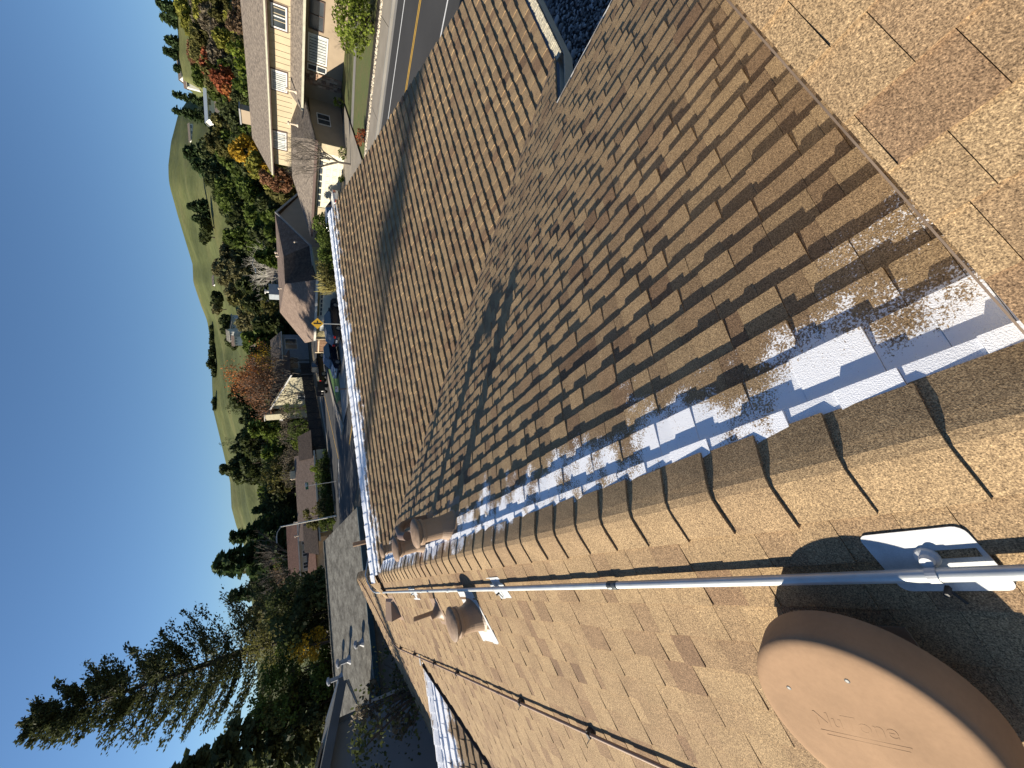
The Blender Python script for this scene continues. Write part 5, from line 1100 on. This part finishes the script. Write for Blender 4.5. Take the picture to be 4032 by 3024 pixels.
# behind the brown-roofed house
for i, (x, y, D, w, c) in enumerate(((960, 1330, 110, 170, 'green'), (985, 1385, 108, 120, 'dark_oak'), (1000, 1270, 105, 110, 'dark_oak'), (960, 1190, 120, 170, 'dark_oak'), (900, 1180, 150, 120, 'olive'), (930, 1120, 125, 150, 'dark_oak'), (1030, 1150, 95, 130, 'dark_oak'), (1010, 1010, 100, 120, 'green'))):
    C_(x, y, D, w, c, ['dark green fir beyond the roof end', 'dense fir beside the golden tree', 'dark fir just over the garage roof', 'large dark tree over the ridge vents', 'olive tree on the lower slope', 'dark fir among white-barked trees', 'dark fir close behind the ridge chimney', 'green fir right of the white-barked trees'][i], 3000, shape=.5, droop=.15, leaf=.6)
for i, (x, y, D, w, c) in enumerate(((835, 1060, 190, 130, 'eucalypt'), (855, 1110, 185, 110, 'eucalypt'), (860, 1010, 190, 120, 'eucalypt'), (900, 1060, 150, 140, 'eucalypt'), (870, 950, 200, 130, 'eucalypt'), (880, 1160, 170, 110, 'eucalypt'), (920, 990, 150, 130, 'dark_oak'), (940, 950, 140, 120, 'dark_oak'))):
    B_(x, y, D, w, c, ['tallest brownish eucalyptus under the green hill', 'brownish eucalyptus left of the tallest', 'brownish eucalyptus right of the tallest', 'low eucalyptus above white trunks', 'eucalyptus at the foot of the green slope', 'eucalyptus left of the white cottage', 'dark oak behind the white trunks', 'dark oak right of the white trunks'][i], 2400, leaf=.8)
for i, (x, y) in enumerate(((930, 1050), (945, 1085), (960, 1030))): b_, hg, mp_ = at(x, y, 104); bare(b_, hg, .6, BARKW, ['tallest white-barked sycamore behind the brown roof', 'white-barked sycamore left of the tallest one', 'right white-barked sycamore by the lamp post'][i], seed(), 4, thick=.008)
big = [(830, 740, 150, 150, 'green'), (855, 790, 140, 150, 'green'), (880, 850, 130, 150, 'dark_oak'), (900, 700, 130, 160, 'green'), (930, 770, 115, 170, 'green'), (950, 860, 110, 170, 'green'), (970, 920, 105, 130, 'dark_oak'), (900, 930, 125, 120, 'green'), (1000, 800, 100, 150, 'dark_oak'), (1010, 880, 96, 130, 'green'), (1040, 740, 92, 120, 'olive')]
nm = ['green tree at the top of the dense grove', 'green tree in the upper grove', 'dark tree in the middle of the grove', 'green tree beside the golden tree', 'large green tree in the grove centre', 'large green tree over the shaded gable', 'dark tree over the brown ridge', 'green tree left of the grove centre', 'dark low tree behind the garage', 'green low tree behind the gable', 'olive tree over the garage roof']
for (x, y, D, w, c), l in zip(big, nm): B_(x, y, D, w, c, l, 3000, trunkfrac=.06, leaf=.62)
C_(728, 600, 210, 150, 'pine', 'tall dark pine left of the lone white house', 4200, shape=.55, leaf=1.0, droop=.1); C_(760, 650, 190, 140, 'pine', 'dark pine in front of the green hill', 3600, shape=.55, leaf=.95, droop=.1); B_(800, 690, 170, 150, 'dark_oak', 'broad dark tree under the hill pines', 3000, leaf=.8)
C_(742, 810, 300, 90, 'pine', 'dark hillside conifer above the rust-red house', 1800, leaf=1.1); C_(760, 860, 300, 80, 'pine', 'dark conifer beside the rust-red house', 1500, leaf=1.1); B_(790, 890, 280, 90, 'dark_oak', 'dark hillside oak by the green slope', 1500, leaf=1.1); B_(785, 930, 300, 70, 'dark_oak', 'small oak right of the white gabled house', 900, leaf=1.1)
B_(825, 1175, 330, 75, 'dark_oak', 'round dark oak on the green slope', 1600, trunkfrac=.05, leaf=1.1); B_(835, 1215, 320, 50, 'eucalypt', 'thin pale tree beside the round dark oak', 700, leaf=1.1)
for i, (x, y, w) in enumerate(((860, 1265, 60), (865, 1300, 55), (885, 1345, 50), (900, 1360, 40))): B_(x, y, 265, w, 'dark_oak', ['dark hedge tree above the grey-roofed hillside house', 'dark tree behind the narrow white gable', 'dark shrub tree by the small shed', 'last dark tree on the terrace'][i], 900, leaf=.9)
# golden tree and hillside behind the two-storey house
B_(890, 590, 95, 150, 'yellow', 'golden leafed tree left of the two-storey roof', 3200, leaf=.4); B_(960, 640, 82, 150, 'yellowgreen', 'yellow-green tree touching the left roof end', 3200, leaf=.38); B_(1010, 690, 72, 110, 'rust', 'rusty brown tree behind the bare street tree', 2000, leaf=.32)
B_(800, 560, 150, 120, 'olive', 'olive tree above the golden tree', 2200, leaf=.6); B_(820, 490, 150, 120, 'olive', 'olive green tree behind the tan chimney', 2400, leaf=.6); B_(860, 450, 120, 120, 'dark_oak', 'dark tree in front of the big white house', 2400, leaf=.5); B_(890, 390, 105, 120, 'dark_oak', 'dark evergreen behind the middle of the grey roof', 2400, leaf=.5)
B_(740, 205, 230, 100, 'rust', 'rust-red tree under the hilltop houses', 1800, leaf=.8); B_(790, 250, 190, 120, 'red', 'pinkish red autumn tree on the right hillside', 2200, leaf=.65); B_(830, 300, 150, 110, 'red', 'red autumn tree above the two-storey roof', 2200, leaf=.55); B_(860, 340, 120, 90, 'orange', 'orange-brown tree behind the roof ridge', 1600, leaf=.45); B_(760, 290, 230, 90, 'green', 'green tree between the red ones', 1500, leaf=.8)
for i, (x, y, D, w, c) in enumerate(((700, 30, 260, 110, 'yellowgreen'), (715, 75, 250, 100, 'yellowgreen'), (745, 120, 235, 100, 'yellowgreen'), (780, 165, 215, 100, 'yellowgreen'), (815, 205, 190, 90, 'yellowgreen'), (740, 20, 210, 120, 'greybrown'), (785, 60, 190, 120, 'greybrown'), (820, 110, 170, 120, 'greybrown'), (800, 10, 160, 110, 'olive'), (850, 40, 120, 120, 'brown'), (870, 90, 105, 110, 'brown'), (880, 140, 95, 90, 'olive'), (870, 190, 95, 110, 'bright'), (885, 250, 88, 120, 'bright'), (860, 230, 110, 110, 'dark_oak'), (900, 320, 84, 110, 'green'), (890, 10, 95, 130, 'brown'))):
    B_(x, y, D, w, c, ['yellow-green bush at the top right of the hillside', 'yellow-green bush second down the hillside', 'yellow-green bush midway down the hillside row', 'yellow-green bush fourth down the hillside row', 'lowest yellow-green bush of the hillside row', 'grey-brown scrub at the upper right', 'grey-brown scrub amid the right hillside', 'grey-brown scrub low on the right hillside', 'olive bush near the right frame edge', 'leafless brown thicket behind the roof at right', 'brown thicket over the grey roof', 'olive bush behind the roof ridge at right', 'bright green tree over the upper windows', 'bright green tree behind the grey ridge centre', 'dark tree beyond the bright green ones', 'green tree next to the orange-brown one', 'brown thicket at the right frame edge'][i], 2000, trunkfrac=.03, leaf=max(.3, D * .0042))
for i, (x, y, D, w) in enumerate(((622, 15, 290, 60), (637, 66, 295, 45), (655, 158, 298, 40), (647, 200, 300, 30), (681, 370, 320, 50), (683, 435, 320, 55), (690, 268, 300, 16))): C_(x, y, D, w, 'pine', ['cypress at the extreme upper right skyline', 'leaning cypress on the right skyline', 'feathery conifer on the right skyline', 'thin layered conifer on the right skyline', 'right one of the dark conifer pair on the saddle', 'left one of the dark conifer pair on the saddle', 'tiny conifer beside the white hilltop house'][i], 1300, shape=.6, leaf=.95, droop=.05)
# grove filling the valley between the houses and the grass
line_ = [(0, 720), (200, 735), (330, 790), (450, 830), (520, 800), (600, 760), (700, 815), (760, 825), (830, 800), (900, 830), (960, 860), (1060, 860), (1180, 870), (1240, 895), (1300, 935), (1350, 950), (1420, 985), (1480, 930), (1560, 925), (1640, 960), (1760, 930), (1850, 930), (1900, 1010), (2050, 1040), (2130, 940), (2300, 930), (2450, 960)]
marks = [(60, 'the right frame edge'), (180, 'the upper right window'), (300, 'the middle upper window'), (420, 'the tan chimney'), (520, 'the left upper window'), (640, 'the left roof end'), (760, 'the bare street tree'), (880, 'the shaded gable'), (1000, 'the dark valley roof'), (1120, 'the ridge chimney'), (1240, 'the pale garage'), (1360, 'the yellow sign'), (1480, 'the right fence end'), (1600, 'the cream chimney'), (1720, 'the left fence end'), (1840, 'the ranch porch'), (1960, 'the ranch chimney'), (2100, 'the street lamp'), (2250, 'the reddish roof'), (2450, 'the redwood foot')]
rng_ = random.Random(21); used = set()
for i in range(88):
    y = 15 + i * 27.5 + rng_.uniform(-14, 14); xl = np.interp(y, [a for a, b in line_], [b for a, b in line_]); row = i % 3; xr = 1050 if y > 650 else 930
    x = xl + (xr - xl) * (row + rng_.uniform(.05, .6)) / 3.2; D = 205 - 118 * (x - xl) / max(60, xr - xl) + rng_.uniform(-8, 8)
    if y < 650: D = max(D, 100)
    c = rng_.choice(['dark_oak', 'dark_oak', 'green', 'green', 'olive', 'eucalypt']) if y > 260 else rng_.choice(['olive', 'greybrown', 'green', 'yellowgreen'])
    adj = {'dark_oak': 'dark', 'green': 'mid-green', 'olive': 'olive', 'eucalypt': 'grey-green', 'greybrown': 'grey-brown', 'yellowgreen': 'yellowish'}[c]; mk = min(marks, key=lambda q: abs(q[0] - y)); lab = f"{adj} {['upper', 'middle', 'lower'][row]} tree of the valley grove above {mk[1]}"
    if lab in used: lab = lab.replace('tree', 'bushy tree')
    used.add(lab); B_(x, y, D, rng_.uniform(85, 135), c, lab, 1500, trunkfrac=.04, leaf=max(.35, D * .0044), group='trees of the valley grove')
# --- near the two-storey house
bt = f2.p(23.2, -29.4, .1); bare(tuple(Vector((17.5, 31.8, .1))), 4.6, .55, BARKG, 'leafless street tree in front of the cream garage door', seed(), 6, stems=6, thick=.017, up0=1.1)
def bush(p, w, hgt, m, label, n=2200, leaf=.1): return broadleaf(tuple(p), hgt, w, LEAF[m], label, seed(), n=n, leaf=leaf, name='bush', cat='bush', trunkfrac=.0, clumps=30)
for i, (k_, c_, w, hgt, cc) in enumerate(((5.2, 8.9, 1.9, 2.0, 'bright'), (2.6, 9.2, 2.1, 2.6, 'green'), (-.2, 9.4, 2.2, 2.9, 'bright'), (1.6, 11.2, 2.0, 3.6, 'olive'), (-3, 8.4, 1.8, 2.0, 'yellowgreen'), (-4, 11, 2.4, 3.4, 'brown'))): x_, y_ = rp(k_, c_); bush((x_, y_, .08), w, hgt, cc, ['leftmost bright clipped bush on the front lawn', 'green bush in the middle of the front hedge', 'tallest bright bush of the front hedge', 'olive shrub behind the front hedge', 'yellow-green bush by the planting strip', 'leafless brown shrub at the hedge end'][i], 2600, .11)
for i, (tau, c_, r_, hgt) in enumerate(((20.6, -35.4, .45, .9), (22.2, -31.6, .5, .7), (24.3, -31.2, .4, .6))): bush(f2.p(tau, c_, .05), r_, hgt, 'bright' if i == 0 else 'green', ['small sunlit shrub in front of the stone veneer', 'low green shrub at the garage corner', 'small dark shrub under the bare street tree'][i], 400, .07)
x_, y_ = rp(10.6, 7.7); bush((x_, y_, .08), .6, .6, 'red', 'small reddish shrub in the planting bed', 400, .07)
# hedges by the brown-roofed house
for i, (px, D, w, hgt, c) in enumerate((((1270, 890), 41, 1.5, 2.6, 'green'), ((1300, 960), 40, 1.9, 2.6, 'green'), ((1285, 1010), 38, 1.7, 2.4, 'green'), ((1300, 1065), 38, 1.7, 2.7, 'olive'), ((1250, 880), 46, 2.2, 2.2, 'dark_oak'), ((1290, 1000), 44, 2.4, 1.8, 'dark_oak'))):
    p = gd(*px, D); bush((p.x, p.y, 0), w, max(hgt, p.z + .55), c, ['leafy shrub climbing at the shaded gable', 'green shrub behind the white sedan', 'sunlit green shrub before the dark valley roof', 'olive shrub beside the pale grasses', 'dark hedge in the shade of the gable', 'dark hedge below the dark roof'][i], 2400, .12)
p = gd(1255, 1115, 38.5); tg = thing('pampas_grass', (p.x, p.y, 0), 'pale pampas grass plumes beside the pale garage', 'plant'); rg = np.random.default_rng(8); n = 500; a_ = rg.uniform(0, 6.28, n); l_ = rg.uniform(.8, 2.0, n); d_ = np.stack([np.cos(a_) * .35, np.sin(a_) * .35, np.ones(n)], 1)
crown('plumes', [leaf_quads(rg, np.array([p.x, p.y, .2]) + d_ * l_[:, None] + rg.normal(0, .15, (n, 3)), .07, 9, axis=d_)], LEAF['grassy'], tg)
p = gd(1265, 1302, 43.6); bush((p.x, p.y, 0), .55, 1.3, 'bright', 'small yellow-green shrub at the brown house door', 300, .08)
# hedges and shrubs before the ranch house
for i in range(9):
    f_ = i / 8; q = gz(1302 + 10 * math.sin(i), 1810 + f_ * 245, .0); q = gd(1290 + 8 * (i % 3), 1810 + f_ * 245, 62 - 1.5 * f_); bush((q.x, q.y, 0), 1.5, 1.1 + .5 * (i % 3), 'dark_oak' if i % 2 else 'green', ['first', 'second', 'third', 'fourth', 'fifth', 'sixth', 'seventh', 'eighth', 'last'][i] + ' shrub from the fence end in front of the ranch house', 800, .16)
p = gd(1262, 1838, 63.5); bush((p.x, p.y, 0), 1.3, 2.6, 'bright', 'round bright shrub by the ranch porch', 900, .16); p = gd(1262, 1893, 63.5); bush((p.x, p.y, 0), 1.3, 2.4, 'green', 'round clipped shrub before the ranch windows', 900, .14); p = gd(1238, 2035, 62); bush((p.x, p.y, 0), 2.0, 4.2, 'olive', 'rounded tree shrub by the ranch garage end', 1500, .2)
# tall slim pine just outside the frame on the left; its shadow lies across the far wing
pq = H(4.3, 6.35, -.2) + Vector((sdir.x, sdir.y, 0)).normalized() * 34; conifer((pq.x, pq.y, 0), 24, 1.6, LEAF['pine'], 'slim bare-stemmed pine out to the left of the house', seed(), n=900, bottom=.8, sparse=.5)
